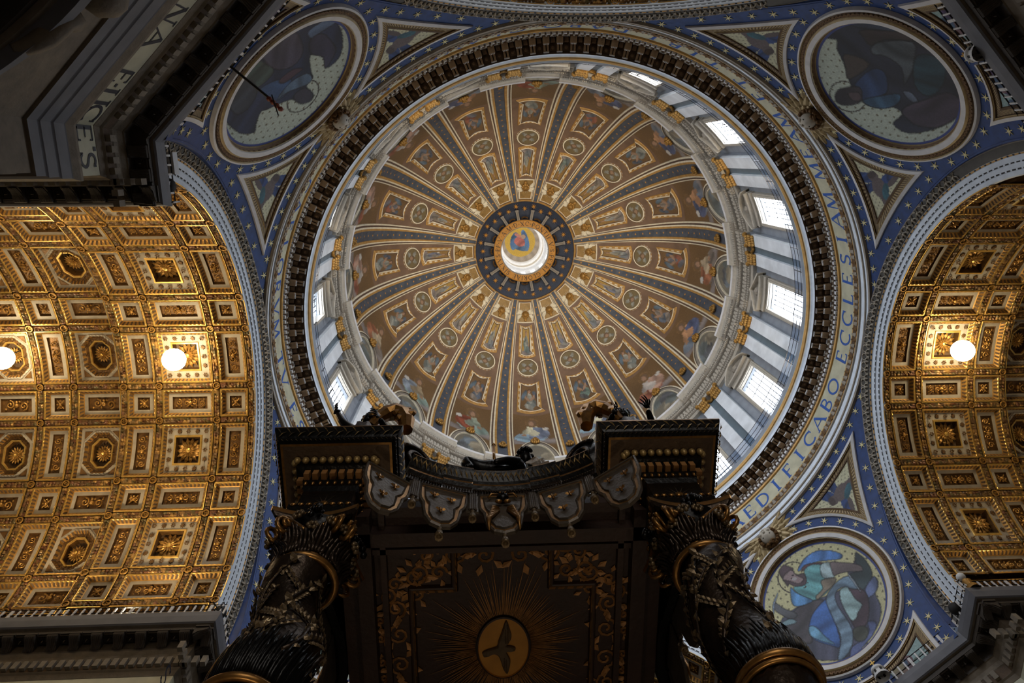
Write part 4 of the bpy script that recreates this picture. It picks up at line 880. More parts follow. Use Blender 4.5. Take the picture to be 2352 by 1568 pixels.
for a in np.arange(5) * 2 * pi / 5: boss.ball((.2 * cos(a), .2 * sin(a), .5), .12, 0, 6, 4)
BOSS = boss.mesh('boss', ['gold'], True)
hd = MB(); hd.ball((0, 0, .2), (.3, .34, .3), 0, 8, 6)
for a in np.arange(9) * 2 * pi / 9: hd.ball((.3 * cos(a), .3 * sin(a) , .16), .15, 0, 6, 4)
hd.ball((0, -.5, .14), (.2, .3, .14), 0, 6, 4)
for sx in (-1, 1):
    for a0, L_ in ((20, .95), (60, .8), (-35, .9)):
        for i in range(4):
            a = radians(a0 + 9 * i - 12); b = np.array([sx * .3, .05]); e = b + L_ * (1 - .08 * i) * np.array([sx * cos(a), sin(a)]); nn = np.array([-sin(a), cos(a) * sx]) * .08
            hd.add([(*b, .06), (*((b + e) / 2 + nn), .1), (*e, .05), (*((b + e) / 2 - nn), .1)], [(0, 1, 2, 3)], 1)
for i in range(7):
    a = pi / 2 + (i - 3) * .28; hd.add([(.3 * cos(a - .08), .3 * sin(a - .08), .08), (.3 * cos(a + .08), .3 * sin(a + .08), .08), (.75 * cos(a), .75 * sin(a), .06)], [(0, 1, 2)], 1)
HEAD = hd.mesh('winged_head', ['gold', 'rib_white'], False)
def dframe(phi, al, d):
    p = DP(phi, al, d); n = p * 0; a = radians(max(al, 0)); f = radians(phi)
    n = -np.array([cos(a) * cos(f), cos(a) * sin(f), sin(a)]); y = np.array([-sin(a) * cos(f), -sin(a) * sin(f), cos(a)]); x = np.cross(y, n)
    return Matrix(((x[0], y[0], n[0], p[0]), (x[1], y[1], n[1], p[1]), (x[2], y[2], n[2], p[2]), (0, 0, 0, 1)))
sm = MB(); dstar(sm, 0, 30, .24); SV = None
stR = MB(); n_s = 6; V = [(0, 0, .02)] + [(x, y, 0) for x, y in star2d(6, .19, .06, .26)]; stR.add(V, [(0, i + 1, (i + 1) % 12 + 1) for i in range(12)]); STR = stR.mesh('star', ['star_gold'])
fld = np.array([(7.1, -11.9), (7.1, 20.6)] )
FIGP = [((186, 150, 130), (150, 90, 70), (190, 180, 170)), ((150, 160, 170), (140, 160, 150), (170, 150, 120)), ((120, 130, 150), (150, 176, 190), (206, 200, 170)), ((150, 80, 60), (140, 160, 150), (160, 170, 150)), ((170, 110, 80), (130, 120, 110), (190, 170, 140)), ((90, 100, 130), (120, 130, 140), (200, 150, 110))]
def child(parent, name, me, M):
    o = bpy.data.objects.new(name, me); COL.objects.link(o); o.parent = parent; o.matrix_basis = M; return o
I4 = Matrix.Identity(4)
GREYP = [((130, 132, 128), (112, 116, 120), (150, 146, 130)), ((110, 124, 116), (100, 110, 110), (140, 140, 130)), ((140, 128, 112), (120, 112, 104), (150, 150, 144)), ((116, 118, 132), (130, 128, 120), (146, 136, 124))]
for k in range(16):
    phi = 22.5 * k; R = np.random.RandomState(100 + k); M = RZ(radians(phi))
    sec = obj('dome_sector', SECT, ceil, M)
    child(sec, 'winged_head', HEAD, dframe(0, 61.6, .04) @ Matrix.Scale(1.3, 4)); child(sec, 'gold_panel', GPAN, I4); child(sec, 'boss', BOSS, dframe(0, 3.0, .3))
    child(sec, 'rectangle_frame', FR_RECT, I4); child(sec, 'roundel_frame', FR_OVAL, I4); child(sec, 'trapezoid_frame', FR_TRAP, I4); child(sec, 'lunette_frame', FR_LUN, I4)
    gg = L3(176, 140, 66) if 20 < phi < 160 else GOLDG  # brighter gold ground paints in the light on the +y half
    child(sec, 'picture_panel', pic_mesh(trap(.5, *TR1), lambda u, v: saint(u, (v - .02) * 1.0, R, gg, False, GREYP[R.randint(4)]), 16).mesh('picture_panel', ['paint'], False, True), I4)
    child(sec, 'picture_panel', pic_mesh(trap(.53, *TR2), lambda u, v: angel(u, v, R, BROWNG), 20).mesh('picture_panel', ['paint'], False, True), I4)
    def chb(u, v):
        c = np.ones((*u.shape, 3)) * L3(120, 104, 72)
        for a in (.8, 2.4, 3.9, 5.5): blob(c, u, v, .5 + .22 * cos(a), .5 + .22 * sin(a), .2, .1, a, L3(150, 150, 140), 14, a)
        blob(c, u, v, .5, .5, .15, .16, 0, L3(110, 90, 70)); blob(c, u, v, .5, .48, .1, .11, 0, L3(160, 130, 104)); return c
    child(sec, 'picture_panel', pic_mesh(oval(1.26, 41.0, 28), chb, 10).mesh('picture_panel', ['paint'], False, True), I4)
    # seated figure above the lunette
    n = 34; tt = np.linspace(-1, 1, n); av = np.linspace(0, 1, 30)
    G = np.array([[(7.05 * t, (lambda lo: lo + (20.2 - .9 * (1 - t * t) - lo) * v)(-12 + 16.3 * sqrt(max(0, 1 - (7.05 * t / 7.75) ** 2)))) for t in tt] for v in av])
    U, Vv = (G[..., 0] + 7.05) / 14.1, (G[..., 1] - 3.6) / 15.2
    c = saint(.5 + (.5 - U) * .86, Vv, R, L3(118, 90, 58), True, FIGP[R.randint(6)]); mb = MB(); mb.grid(DP(G[..., 0], G[..., 1], .03), 0, c=c)
    child(sec, 'picture_panel', mb.mesh('picture_panel', ['paint'], False, True), I4)
    # lunette picture
    G = np.array([[p * np.array([1, 1]) for p in lun(.8, 22)] for _ in (0,)])[0]; cen = np.array([0, -12.0])
    G = np.array([[cen + (p - cen) * f for p in G] for f in np.linspace(.03, 1, 12)]); U, Vv = (G[..., 0] + 7) / 14, (G[..., 1] + 12) / 15
    c = np.ones((*U.shape, 3)) * L3(124, 118, 104)
    for i in range(7): blob(c, U, Vv, R.uniform(.15, .85), R.uniform(.1, .7), .16, .2, R.rand() * 3, L3(*[(120, 130, 136), (150, 140, 120), (104, 112, 110), (90, 92, 96)][i % 4]), 16, i)
    mb = MB(); mb.grid(DP(G[..., 0], G[..., 1], .04), 0, c=c); child(sec, 'picture_panel', mb.mesh('picture_panel', ['paint'], False, True), I4)
    # rib between this sector and the next
    rb = obj('rib', RIB, ceil, RZ(radians(phi + 11.25)))
    for al in np.arange(7, 66, 3.0): child(rb, 'star', STR, dframe(0, al, .18))
    child(rb, 'boss', BOSS, dframe(0, -1.5, .3) @ Matrix.Scale(.9, 4))
# eye of the dome
mb = MB(); mb.lathe([(7.25, 100.8), (7.3, 101.1), (7.1, 101.0), (6.98, 101.1), (6.95, 101.5)], 96, [0, 0, 0, 1]); mk('eye_rim', mb, ['rib_gold', 'rib_brown'], ceil)
mb = MB(); mb.lathe([(7.0, 101.45), (5.8, 102.0), (4.2, 102.2)], 96, 0); mk('eye_ring', mb, ['navy'], ceil)
mb = MB(); mb.lathe([(4.2, 102.2), (4.4, 101.75), (4.42, 101.5), (4.3, 101.42), (3.45, 101.42), (3.34, 101.5), (3.32, 102.0)], 96, [1, 1, 0, 0, 1, 1]); mk('inscription_ring', mb, ['disc_gold', 'stucco_grey'], ceil)
stR = MB(); stR.add([(0, 0, -.04)] + [(x, y, 0) for x, y in star2d(8, .42, .12)], [(0, i + 1, (i + 1) % 16 + 1) for i in range(16)]); STE = stR.mesh('star', ['star_gold'])
cons = MB(); cons.box((4.35, -.19, 101.5), (5.7, .19, 101.85)); cons.box((5.6, -.24, 101.45), (5.85, .24, 101.85)); cons.box((4.4, -.05, 101.46), (5.65, .05, 101.5), 1); CONS = cons.mesh('console', ['stucco_grey', 'taupe'])
shl = MB()
for i in range(7):
    a = (i - 3) * .33; shl.ball((4.5 + .28 * cos(a), .42 * sin(a) * 1.1, 101.6), (.16, .13, .1), 0, 6, 4)
SHL = shl.mesh('shell_ornament', ['gold_dark'], True)
for k in range(16):
    a = radians(22.5 * k + 11.25); obj('console', CONS, ceil, RZ(a)); obj('shell_ornament', SHL, ceil, RZ(a + pi / 16))
    for da, r in ((0, 6.35), (11.25, 5.95)):
        b = a + radians(da); zz = 101.95 - (r - 5.8) * .45 if r > 5.8 else 102; obj('star', STE, ceil, Matrix.Translation((r * cos(b), r * sin(b), zz - .25)) @ RZ(b))
txt = "S.PETRI/GLORIAE/SIXTVS.PP.V.A.M.D.XC.PONTIF.V.".replace('/', ' ')
le = MB(); tot = sum((GL[c][0] if c in GL else .5) + .24 for c in txt); a = radians(-5)
for ch in txt:
    w = ((GL[ch][0] if ch in GL else .5) + .24) * 2 * pi / tot
    if ch in GL:
        ac = a + w / 2; put_glyph(le, ch, (lambda x, y, ac=ac: ((3.56 + .62 * y) * cos(ac + x * .62 / 3.87), (3.56 + .62 * y) * sin(ac + x * .62 / 3.87), 101.40)), 0)
    a += w
mk('lettering', le, ['letter_brown'], ceil, label='dark capital letters around the eye')
# lantern
lan = root('ceiling_lantern', 'bright white lantern above the eye of the dome with painted cap', None, kind='structure')
mb = MB(); mb.lathe([(3.32, 102.0), (3.5, 102.6), (3.75, 103.0)], 64, 0); mk('lower_wall', mb, ['stucco'], lan)
mb = MB()
for k in range(16):
    a0, a1 = radians(22.5 * k - 5.5), radians(22.5 * k + 5.5); a2 = radians(22.5 * k + 17)
    mb.grid([[(3.75 * cos(a), 3.75 * sin(a), z) for a in np.linspace(a0, a1, 3)] for z in (103.2, 106.6)], 1)
    mb.grid([[(3.7 * cos(a), 3.7 * sin(a), z) for a in np.linspace(a1, a2, 3)] for z in (103.0, 107)], 0)
mk('lantern_windows', mb, ['white_plaster', 'lantern_pane'], lan)
mb = MB(); mb.lathe([(3.75, 106.6), (3.6, 106.8), (3.3, 107.0), (3.2, 107.4), (3.22, 107.8), (3.35, 108.0), (3.25, 109.5), (3.0, 110.0), (2.9, 111.0), (2.98, 112.0)], 64, [0, 0, 0, 0, 0, 1, 0, 0, 1]); mk('upper_wall', mb, ['white_plaster', 'stucco'], lan)
nr, nt = 40, 96; rr = np.linspace(.01, 1, nr); tt = np.arange(nt) * 2 * pi / nt
X, Y = np.outer(rr, np.cos(tt)), np.outer(rr, np.sin(tt)); c = np.ones((nr, nt, 3)) * L3(186, 176, 164)
c *= (1 + .15 * np.sin(14 * np.arctan2(Y, X)) * (np.hypot(X, Y) > .8))[..., None]; c[np.hypot(X, Y) < .80] = L3(226, 190, 90)
blob(c, X, Y, -.28, .0, .22, .48, .2, L3(90, 130, 180), 9, 1); blob(c, X, Y, .30, -.10, .16, .52, -.3, L3(90, 130, 180), 9, 2); blob(c, X, Y, .05, .36, .44, .15, .2, L3(96, 130, 170), 9, 3)
blob(c, X, Y, .0, .05, .30, .24, .4, L3(206, 120, 110), 9, 2); blob(c, X, Y, .2, -.22, .12, .12, 0, L3(200, 170, 150)); blob(c, X, Y, -.1, -.3, .2, .08, .5, L3(220, 150, 140))
mb = MB(); mb.grid(np.stack([2.98 * X, 2.98 * Y, 112 + 2.6 * np.sqrt(np.clip(1 - (X ** 2 + Y ** 2), 0, 1))], -1), 0, cj=True, c=c); mk('cap_picture', mb, ['paint'], lan, vcol=True)

# ================================================================== drum
drum = root('wall_drum', 'pale drum wall of the dome with windows between paired pilasters', None, kind='structure')
def CYL(phi, r, z): f = np.radians(phi); return np.array([r * np.cos(f), r * np.sin(f), z])
def cbox(mb, p0, p1, r0, r1, z0, z1, m=0, n=1, sk=0.0):
    A = np.linspace(p0, p1, n + 1)
    for a, b in zip(A[:-1], A[1:]):
        V = [CYL(p, r, z) for z in (z0, z1) for p, r in ((a, r0), (b, r0), (b, r1), (a, r1))]
        mb.add(V, [(3, 2, 1, 0), (4, 5, 6, 7), (0, 1, 5, 4), (1, 2, 6, 5), (2, 3, 7, 6), (3, 0, 4, 7)], m)
RWALL = 21.35
bay = MB()     # wall of one bay with the window hole
for a, b, z0, z1 in ((-11.25, -3.5, 55.2, 75.5), (3.5, 11.25, 55.2, 75.5), (-3.5, 3.5, 55.2, 57.8), (-3.5, 3.5, 66.4, 75.5)):
    bay.grid([[CYL(p, RWALL, z) for p in np.linspace(a, b, 5)] for z in (z0, z1)], 0)
for p in (-3.5, 3.5): bay.grid([[CYL(p, r, z) for r in (RWALL, 21.9)] for z in (57.8, 66.4)], 0)
for z in (57.8, 66.4): bay.grid([[CYL(p, r, z) for r in (RWALL, 21.9)] for p in np.linspace(-3.5, 3.5, 3)], 0)
BAY = bay.mesh('wall_bay', ['marble_dark'])
wf = MB()
for w, r0, r1, m in ((.95, 21.05, 21.4, 0), (.55, 20.95, 21.1, 0)):
    for s in (-1, 1): cbox(wf, s * 3.5, s * (3.5 + w), r0, r1, 57.3, 66.4 + w * .4, m)
    cbox(wf, -3.5 - w, 3.5 + w, r0, r1, 66.4, 66.4 + w * .45, m, 4)
for z0, z1, r0, m in ((66.9, 67.25, 20.85, 0), (67.25, 67.75, 20.95, 1), (67.75, 68.0, 20.6, 0)): cbox(wf, -4.6, 4.6, r0, 21.4, z0, z1, m, 4)
cbox(wf, -3.5, 3.5, 21.5, 22.3, 57.3, 57.9, 0); WFR = wf.mesh('window_frame', ['stucco', 'stucco_grey'])
pa = MB(); pa.grid([[CYL(p, 21.8, z) for p in np.linspace(-3.5, 3.5, 5)] for z in (57.8, 66.4)]); PANES = [pa.mesh('pane', ['pane_%d' % k]) for k in range(16)]
br = MB()
for p in (-2.33, -1.17, 0, 1.17, 2.33): cbox(br, p - .07, p + .07, 21.66, 21.74, 57.8, 66.4)
for z in (60, 62.2, 64.4): cbox(br, -3.5, 3.5, 21.68, 21.72, z - .03, z + .03, 0, 2)
BARS = br.mesh('glazing_bars', ['iron'])
def pediment(tri):
    mb = MB(); A = np.linspace(-5.2, 5.2, 15); pk = lambda a, hh: hh * ((1 - abs(a) / 5.2) if tri else (1 - (a / 5.2) ** 2))
    sec = [(21.4, 0), (20.5, 0), (20.45, .18), (20.65, .4), (21.4, .42)]
    mb.grid([[CYL(a, r, 68.0 + pk(a, 1.75) + z) for a in A] for r, z in sec], 0)
    mb.grid([[CYL(a, 21.0, z) for a in A] for z in (68.0,)] + [[CYL(a, 21.0, 68.0 + pk(a, 1.75)) for a in A]], 1)
    for s in (0, -1): mb.add([CYL(A[s], r, 68.0 + z) for r, z in sec], [(0, 1, 2, 3, 4)], 0)
    mb.ball(CYL(0, 20.95, 68.7), (.5, .5, .5), 1, 8, 5); return mb.mesh('pediment', ['stucco', 'stucco_grey'])
PED = (pediment(True), pediment(False))
pl = MB(); cbox(pl, -4.3, 4.3, 20.95, 21.4, 55.5, 70.4, 1, 3); cbox(pl, -1.05, 1.05, 20.9, 21.0, 56, 69.5, 2)
for s in (-1, 1):
    a, b = s * 1.05, s * 4.2; cbox(pl, a, b, 20.62, 21.0, 57.0, 69.0, 0, 2); cbox(pl, a - s * .2, b + s * .2, 20.5, 21.0, 56.2, 57.0, 0, 2)
PIL = pl.mesh('paired_pilasters', ['marble', 'marble_dark', 'slate'])
cp = MB()
for s in (-1, 1):
    for row, (z, n, q) in enumerate(((68.7, 4, .42), (69.3, 5, .46), (69.85, 4, .4))):
        for i in range(n):
            p = s * (1.15 + 2.9 * (i + .5) / n); cp.ball(CYL(p, 20.5 - .08 * row, z), (q * .5, q * .5, q * .62), 0, 6, 4)
    for e in (1.1, 4.15): cp.ball(CYL(s * e, 20.36, 70.1), (.26, .26, .26), 0, 8, 5)
for i in range(7): cp.ball(CYL(-1.0 + i * .33, 20.75, 69.9 - .5 * (1 - ((i - 3) / 3) ** 2)), .18, 0, 6, 4)
cbox(cp, -4.4, 4.4, 20.38, 21.2, 70.2, 70.45, 1, 3); CAP = cp.mesh('gilt_capitals', ['gold', 'stucco'])
R2 = random.Random(5)
def egg_band(mb, p0, p1, r, z0, z1, step, m0, m1):
    n = int(abs(p1 - p0) / step)
    for i in range(n):
        a = p0 + (p1 - p0) * (i + .15) / n; b = p0 + (p1 - p0) * (i + .85) / n; cbox(mb, a, b, r - .1, r + .05, z0, z1, m1)
    cbox(mb, p0, p1, r, r + .3, z0 - .05, z1 + .05, m0, 6)
def entab(p0, p1, r):
    mb = MB()
    cbox(mb, p0, p1, r - .02, 21.5, 70.4, 71.0, 0, 6); egg_band(mb, p0, p1, r - .1, 71.05, 71.35, .62, 1, 0); egg_band(mb, p0, p1, r - .18, 71.5, 71.95, .8, 1, 0)
    cbox(mb, p0, p1, r + .02, 21.5, 71.95, 73.1, 1, 6)
    n = int((p1 - p0) / 1.1)
    for i in range(n): cbox(mb, p0 + (p1 - p0) * (i + .2) / n, p0 + (p1 - p0) * (i + .8) / n, r - .12, 21.3, 72.15, 72.9, 0)
    egg_band(mb, p0, p1, r - .25, 73.15, 73.45, .5, 1, 0)
    return mb
mb = entab(-7.0, 7.0, 21.0); E1 = mb.mesh('bay_entablature', ['stucco', 'stucco_grey']); mb = entab(-4.4, 4.4, 20.55); E2 = mb.mesh('pier_entablature', ['stucco', 'stucco_grey'])
def cornice(p0, p1, dr):
    mb = MB(); A = np.linspace(p0, p1, 9); sec = [(21.4, 73.45), (20.98 - dr, 73.5), (20.95 - dr, 74.0), (20.85 - dr, 74.3), (20.6 - dr, 74.45), (20.5 - dr, 74.9), (20.42 - dr, 75.2), (21.4, 75.25)]
    mb.grid([[CYL(a, r, z) for a in A] for r, z in sec], (lambda i, j: [1, 1, 1, 0, 0, 2, 0][i]))
    for s in (0, -1): mb.add([CYL(A[s], r, z) for r, z in sec], [tuple(range(8))], 0)
    n = int((p1 - p0) / .7)
    for i in range(n): cbox(mb, p0 + (p1 - p0) * (i + .2) / n, p0 + (p1 - p0) * (i + .8) / n, 20.80 - dr, 21.1, 74.02, 74.28, 0)
    return mb
C1 = cornice(-4.8, 4.8, 0).mesh('bay_cornice', ['stucco', 'stucco_grey', 'white_trim']); C2 = cornice(-6.45, 6.45, .42).mesh('pier_cornice', ['stucco', 'stucco_grey', 'white_trim'])
for k in range(16):
    a = radians(22.5 * k); M = RZ(a); M2 = RZ(a + radians(11.25))
    obj('wall_bay', BAY, drum, M); obj('paired_pilasters', PIL, drum, M2); obj('gilt_capitals', CAP, drum, M2); obj('bay_entablature', E1, drum, M); obj('pier_entablature', E2, drum, M2)
    obj('bay_cornice', C1, drum, M); obj('pier_cornice', C2, drum, M2)
    w = root('window_%d' % (k + 1), 'bright barred drum window under a %s pediment, %s' % ('triangular' if k % 2 else 'curved', ['at the right of the drum', 'second clockwise from the right', 'third clockwise from the right', 'hidden low on the right', 'hidden at the bottom', 'hidden low on the left', 'low left above the bronze block', 'on the left of the drum', 'left edge of the drum', 'upper left of the drum', 'upper left near the top', 'top left of the drum', 'at the top of the drum', 'top right of the drum', 'upper right of the drum', 'just above the right of the drum'][k]), None, (0, 0, 0), a, 'structure')
    obj('window_frame', WFR, w); obj('pane', PANES[k], w); obj('glazing_bars', BARS, w); obj('pediment', PED[k % 2], w)

# ================================================================== ring entablature under the drum
ring = root('trim_5', 'circular entablature under the drum with blue lettering and rows of brackets', None, kind='structure')
pr = [(21.6, 49.0), (21.15, 49.05), (21.12, 49.2), (21.3, 49.25), (21.3, 49.75), (21.22, 49.78), (21.22, 49.9), (21.3, 49.95), (21.3, 50.45), (21.2, 50.5), (21.2, 50.62)]
mb = MB(); mb.lathe(pr, 192, [1, 1, 0, 0, 1, 1, 0, 0, 1, 1]); mk('architrave', mb, ['blue_white', 'stucco_grey'], ring)
mb = MB(); mb.lathe([(21.2, 50.62), (21.2, 50.72), (21.14, 51.1), (21.14, 51.2), (21.32, 51.3)], 192, [0, 1, 0, 0]); mk('leaf_moulding', mb, ['rib_gold', 'brown_dark'], ring)
lf = MB()
for i in range(320):
    p = 360 / 320 * i; V = [CYL(p - .4, 21.17, 50.72), CYL(p, 21.14, 50.66), CYL(p + .4, 21.17, 50.72), CYL(p + .28, 21.11, 51.05), CYL(p, 21.07, 51.14), CYL(p - .28, 21.11, 51.05)]; lf.add(V, [(0, 1, 2, 3, 4, 5)], i % 3 if i % 3 < 2 else 0)
mk('leaves', lf, ['stucco_grey', 'gold_dark'], ring, kind='stuff')
mb = MB(); mb.lathe([(21.33, 51.4), (21.33, 53.4), (21.2, 53.42), (21.15, 53.55), (21.2, 53.6)], 192, [0, 1, 1, 1]); mk('frieze', mb, ['frieze_gold', 'rib_gold'], ring)
txt = "AEDIFICABO ECCLESIAM MEAM ET TIBI DABO CLAVES REGNI CAELORVM TV ES PETRVS ET SVPER HANC PETRAM "
GL['F'], GL['V'] = GL['F'], GL['V']; GL['H'] = GL['H']
nch = sum(c != ' ' for c in txt); nsp = sum(c == ' ' for c in txt); step = (360 - nsp * 2.35) / nch; a = 49.1 + 1.9; le = MB(); HL = 1.5
for ch in txt:
    if ch == ' ': a -= 2.35; continue
    a -= step / 2
    put_glyph(le, ch, (lambda x, y, a=a: CYL(a - degrees(x * HL * .92 / 21.3), 21.31, 51.66 + HL * y)), 0); a -= step / 2
mk('lettering', le, ['letter_blue'], ring, label='blue capital letters on the pale gold frieze')
mb = MB()
mb.lathe([(21.2, 53.6), (21.2, 53.88)], 192, 1)
for i in range(340): cbox(mb, i * 360 / 340, i * 360 / 340 + .62, 21.0, 21.22, 53.6, 53.86, 0)
mk('dentils', mb, ['white_trim', 'brown_dark'], ring, kind='stuff')
mb = MB(); mb.lathe([(21.15, 53.88), (21.05, 53.95), (20.98, 54.15)], 192, 1)
for i in range(340): mb.ball(CYL(i * 360 / 340, 21.0, 54.02), (.11, .11, .13), 0, 5, 4)
mk('egg_moulding', mb, ['stucco', 'brown_dark'], ring, kind='stuff')
mb = MB(); mb.lathe([(20.98, 54.15), (20.97, 54.72), (19.88, 54.75), (19.86, 54.62), (19.83, 54.62)], 192, [0, 0, 0, 0]); mk('soffit_band', mb, ['brown_dark'], ring)
NM = 134; st_ = 360 / NM
md = MB(); cbox(md, -.62, .62, 20.5, 20.95, 54.17, 54.6, 0)
for i in range(4): cbox(md, -.56 + i * .3, -.38 + i * .3, 20.42, 20.5, 54.2, 54.34, 1)
for s in (-1, 1): cbox(md, s * .12, s * .52, 20.0, 20.46, 54.5, 54.72, 2)
cbox(md, -.55, .55, 19.93, 20.02, 54.52, 54.72, 1); MOD = md.mesh('bracket', ['brown_light', 'white_trim', 'brown_light'])
sq = MB(); cbox(sq, -.40, .40, 20.6, 20.93, 54.42, 54.7, 0); cbox(sq, -.58, .58, 20.08, 20.44, 54.66, 54.74, 1); sq.ball(CYL(0, 20.26, 54.64), (.13, .13, .08), 2, 8, 4)
for i in range(4): cbox(sq, -.56 + i * .3, -.38 + i * .3, 20.93, 20.97, 54.2, 54.34, 3)
SQ = sq.mesh('soffit_coffer', ['brown', 'brown_dark', 'brown', 'white_trim'])
for i in range(NM):
    obj('bracket', MOD, ring, RZ(radians(-.25 + st_ * i))); obj('soffit_coffer', SQ, ring, RZ(radians(-.25 + st_ * (i + .5))))
mb = MB(); mb.lathe([(19.86, 54.62), (19.8, 54.9), (19.70, 55.02), (19.66, 55.06), (19.58, 55.1), (19.50, 55.34), (19.48, 55.36), (19.40, 55.6), (19.40, 55.75), (19.7, 55.8), (21.4, 55.8)], 192, [0, 0, 1, 2, 2, 1, 3, 3, 3, 3])
mk('crown_moulding', mb, ['blue_white', 'rib_white', 'rib_gold', 'marble_dark'], ring)
nt_ = root('safety_netting', 'bluish see-through safety netting along the drum gallery in front of the windows', 'netting', (0, 0, 55.8))
mb = MB(); mb.lathe([(19.62, 55.8), (19.62, 57.6)], 96, 0); mk('net', mb, ['netting'], nt_)
mb = MB()
for z in (56.4, 57.0, 57.6): mb.lathe([(19.6, z - .025), (19.57, z), (19.6, z + .025)], 96, 0)
for i in range(64): cbox(mb, i * 5.625 - .06, i * 5.625 + .06, 19.58, 19.64, 55.8, 57.6, 0)
mk('posts', mb, ['iron'], nt_)
# ================================================================== the bronze canopy
BX, BY, SPN = -5.93, -0.45, 4.06
bal = root('canopy', 'dark bronze and gilt altar canopy on twisted columns in the lower middle', 'canopy', (BX, BY, 0))
BT = Matrix.Translation((BX, BY, 0))
CORN = [(-1, -1), (1, -1), (1, 1), (-1, 1)]
# --- column shaft, built round the origin
def ax_(z): return np.array([.14 * cos(2 * pi * z / 3.1 + .6), .14 * sin(2 * pi * z / 3.1 + .6)])
def rad_(z): return .60 + .05 * sin(2 * pi * (z - 11.0) / 3.1)
Zc = np.linspace(4.2, 14.1, 84); A48 = np.arange(40) * 2 * pi / 40
def flute(z): return .045 if z < 10.9 else 0.0
mb = MB(); mb.grid([[(*(ax_(z) + (rad_(z) + flute(z) * abs(sin(8 * (a - 2 * pi * z / 3.1)))) * np.array([cos(a), sin(a)])), z) for a in A48] for z in Zc], 0, cj=True); SHAFT = mb.mesh('shaft', ['bronze'], True)
def torus(mb, R, r, z, n=40, k=8, m=0, c=(0, 0)): mb.grid([[(c[0] + (R + r * cos(b)) * cos(a), c[1] + (R + r * cos(b)) * sin(a), z + r * sin(b)) for b in np.arange(k) * 2 * pi / k] for a in np.arange(n) * 2 * pi / n], m, ci=True, cj=True)
rg = MB(); torus(rg, .64, .075, 14.15); torus(rg, .60, .05, 14.3); RING1 = rg.mesh('necking_ring', ['bronze_gilt'], True)
rg = MB(); torus(rg, .66, .075, 10.72, c=ax_(10.72)); torus(rg, .64, .045, 10.58, c=ax_(10.58)); RING2 = rg.mesh('shaft_ring', ['bronze_gilt'], True)
lf = MB(); lf.grid([[(0, -.03, 0), (0, 0, .0), (0, .03, 0)], [(.1, -.09, .03), (.1, 0, .06), (.1, .09, .03)], [(.2, -.08, .05), (.2, 0, .09), (.2, .08, .05)], [(.31, -.01, .03), (.31, 0, .04), (.31, .01, .03)]], 0); LEAFB = lf.mesh('leaf', ['bronze_leaf'])
def on_shaft(z, a, h=0.02):
    c = ax_(z); rr = rad_(z) + h; return np.array([c[0] + rr * cos(a), c[1] + rr * sin(a), z])
RS = np.random.RandomState(11)
def leafM(z, a, tw, sc):
    p = on_shaft(z, a); n = np.array([cos(a), sin(a), 0]); t = np.array([-sin(a), cos(a), 0]); u = np.array([0, 0, 1.0]); x = cos(tw) * t + sin(tw) * u; x = x + n * .25; x /= np.linalg.norm(x); y = np.cross(n, x); y /= np.linalg.norm(y); n2 = np.cross(x, y)
    return Matrix(((x[0], y[0], n2[0], p[0]), (x[1], y[1], n2[1], p[1]), (x[2], y[2], n2[2], p[2]), (0, 0, 0, 1))) @ Matrix.Scale(sc, 4)
stm = MB(); spots = []
for b in range(6):
    a0 = b * 2 * pi / 6; zz = np.linspace(11.3, 13.85, 14); aa = a0 + 1.5 * (zz - 11.5) / 2.3 + .25 * np.sin(3 * zz + b)
    stm.tube([on_shaft(z, a, .05) for z, a in zip(zz, aa)], [.05 - .002 * i for i in range(14)], 5)
    for i in range(1, 14):
        for s in (-1, 1):
            if RS.rand() < .6: spots.append((zz[i] + RS.randn() * .04, aa[i] + s * .08, pi / 2 + s * (.7 + .5 * RS.rand()) - .5, .75 + .5 * RS.rand()))
    for s, i0 in ((1, 2), (-1, 5), (1, 8), (-1, 10)):
        zb = np.linspace(zz[i0], zz[i0] + .45, 6); ab = aa[i0] + s * np.linspace(0, .55, 6); stm.tube([on_shaft(z, a, .04) for z, a in zip(zb, ab)], .025, 4)
        for z, a in zip(zb[1:], ab[1:]): spots += [(z, a, pi / 2 - s * .3 + .8, .7), (z, a, pi / 2 - s * .9 - .8, .7)]
STEM = stm.mesh('branch', ['bronze'], True)
aca = MB()
for row, (z0, L_, n) in enumerate(((10.78, .7, 16), (10.78, 1.05, 16))):
    for i in range(n):
        a = (i + .5 * row) * 2 * pi / n
        for j in (-2, -1, 0, 1, 2):
            Z = np.linspace(z0, z0 + L_ * (1 - .12 * abs(j)), 5); P = [on_shaft(z, a + j * .055 * (1 + .8 * t), max(.02, .03 + .035 * t * t + .01 * (2 - abs(j)))) for z, t in zip(Z, np.linspace(0, 1, 5))]
            aca.tube(P, [.045, .05, .045, .035, .01], 4)
ACA = aca.mesh('acanthus_collar', ['bronze_black'], True)
# --- capital
cap = MB(); cap.lathe([(.56, 14.2), (.58, 14.6), (.66, 15.0), (.82, 15.3), (.86, 15.42)], 32)
CAPB = cap.mesh('capital_bell', ['bronze_black'], True)
cl = MB()
for row, (z0, L_, n, rr) in enumerate(((14.25, .55, 8, .60), (14.3, .85, 8, .64))):
    for i in range(n):
        a = (i + .5 * row) * 2 * pi / n
        for j in (-2, -1, 0, 1, 2):
            t = np.linspace(0, 1, 6); P = []
            for q in t:
                r = rr + .04 + .30 * max(0, q - .45) ** 1.4 * (2 - .3 * abs(j)); z = z0 + L_ * (q - .35 * max(0, q - .8) * 2) * (1 - .1 * abs(j)); b = a + j * .085 * (1 + .5 * sin(pi * q)); P.append((r * cos(b), r * sin(b), z))
            cl.tube(P, [.055, .06, .06, .055, .05, .03], 4)
ACL = cl.mesh('acanthus_leaves', ['bronze'], True)
vo = MB()
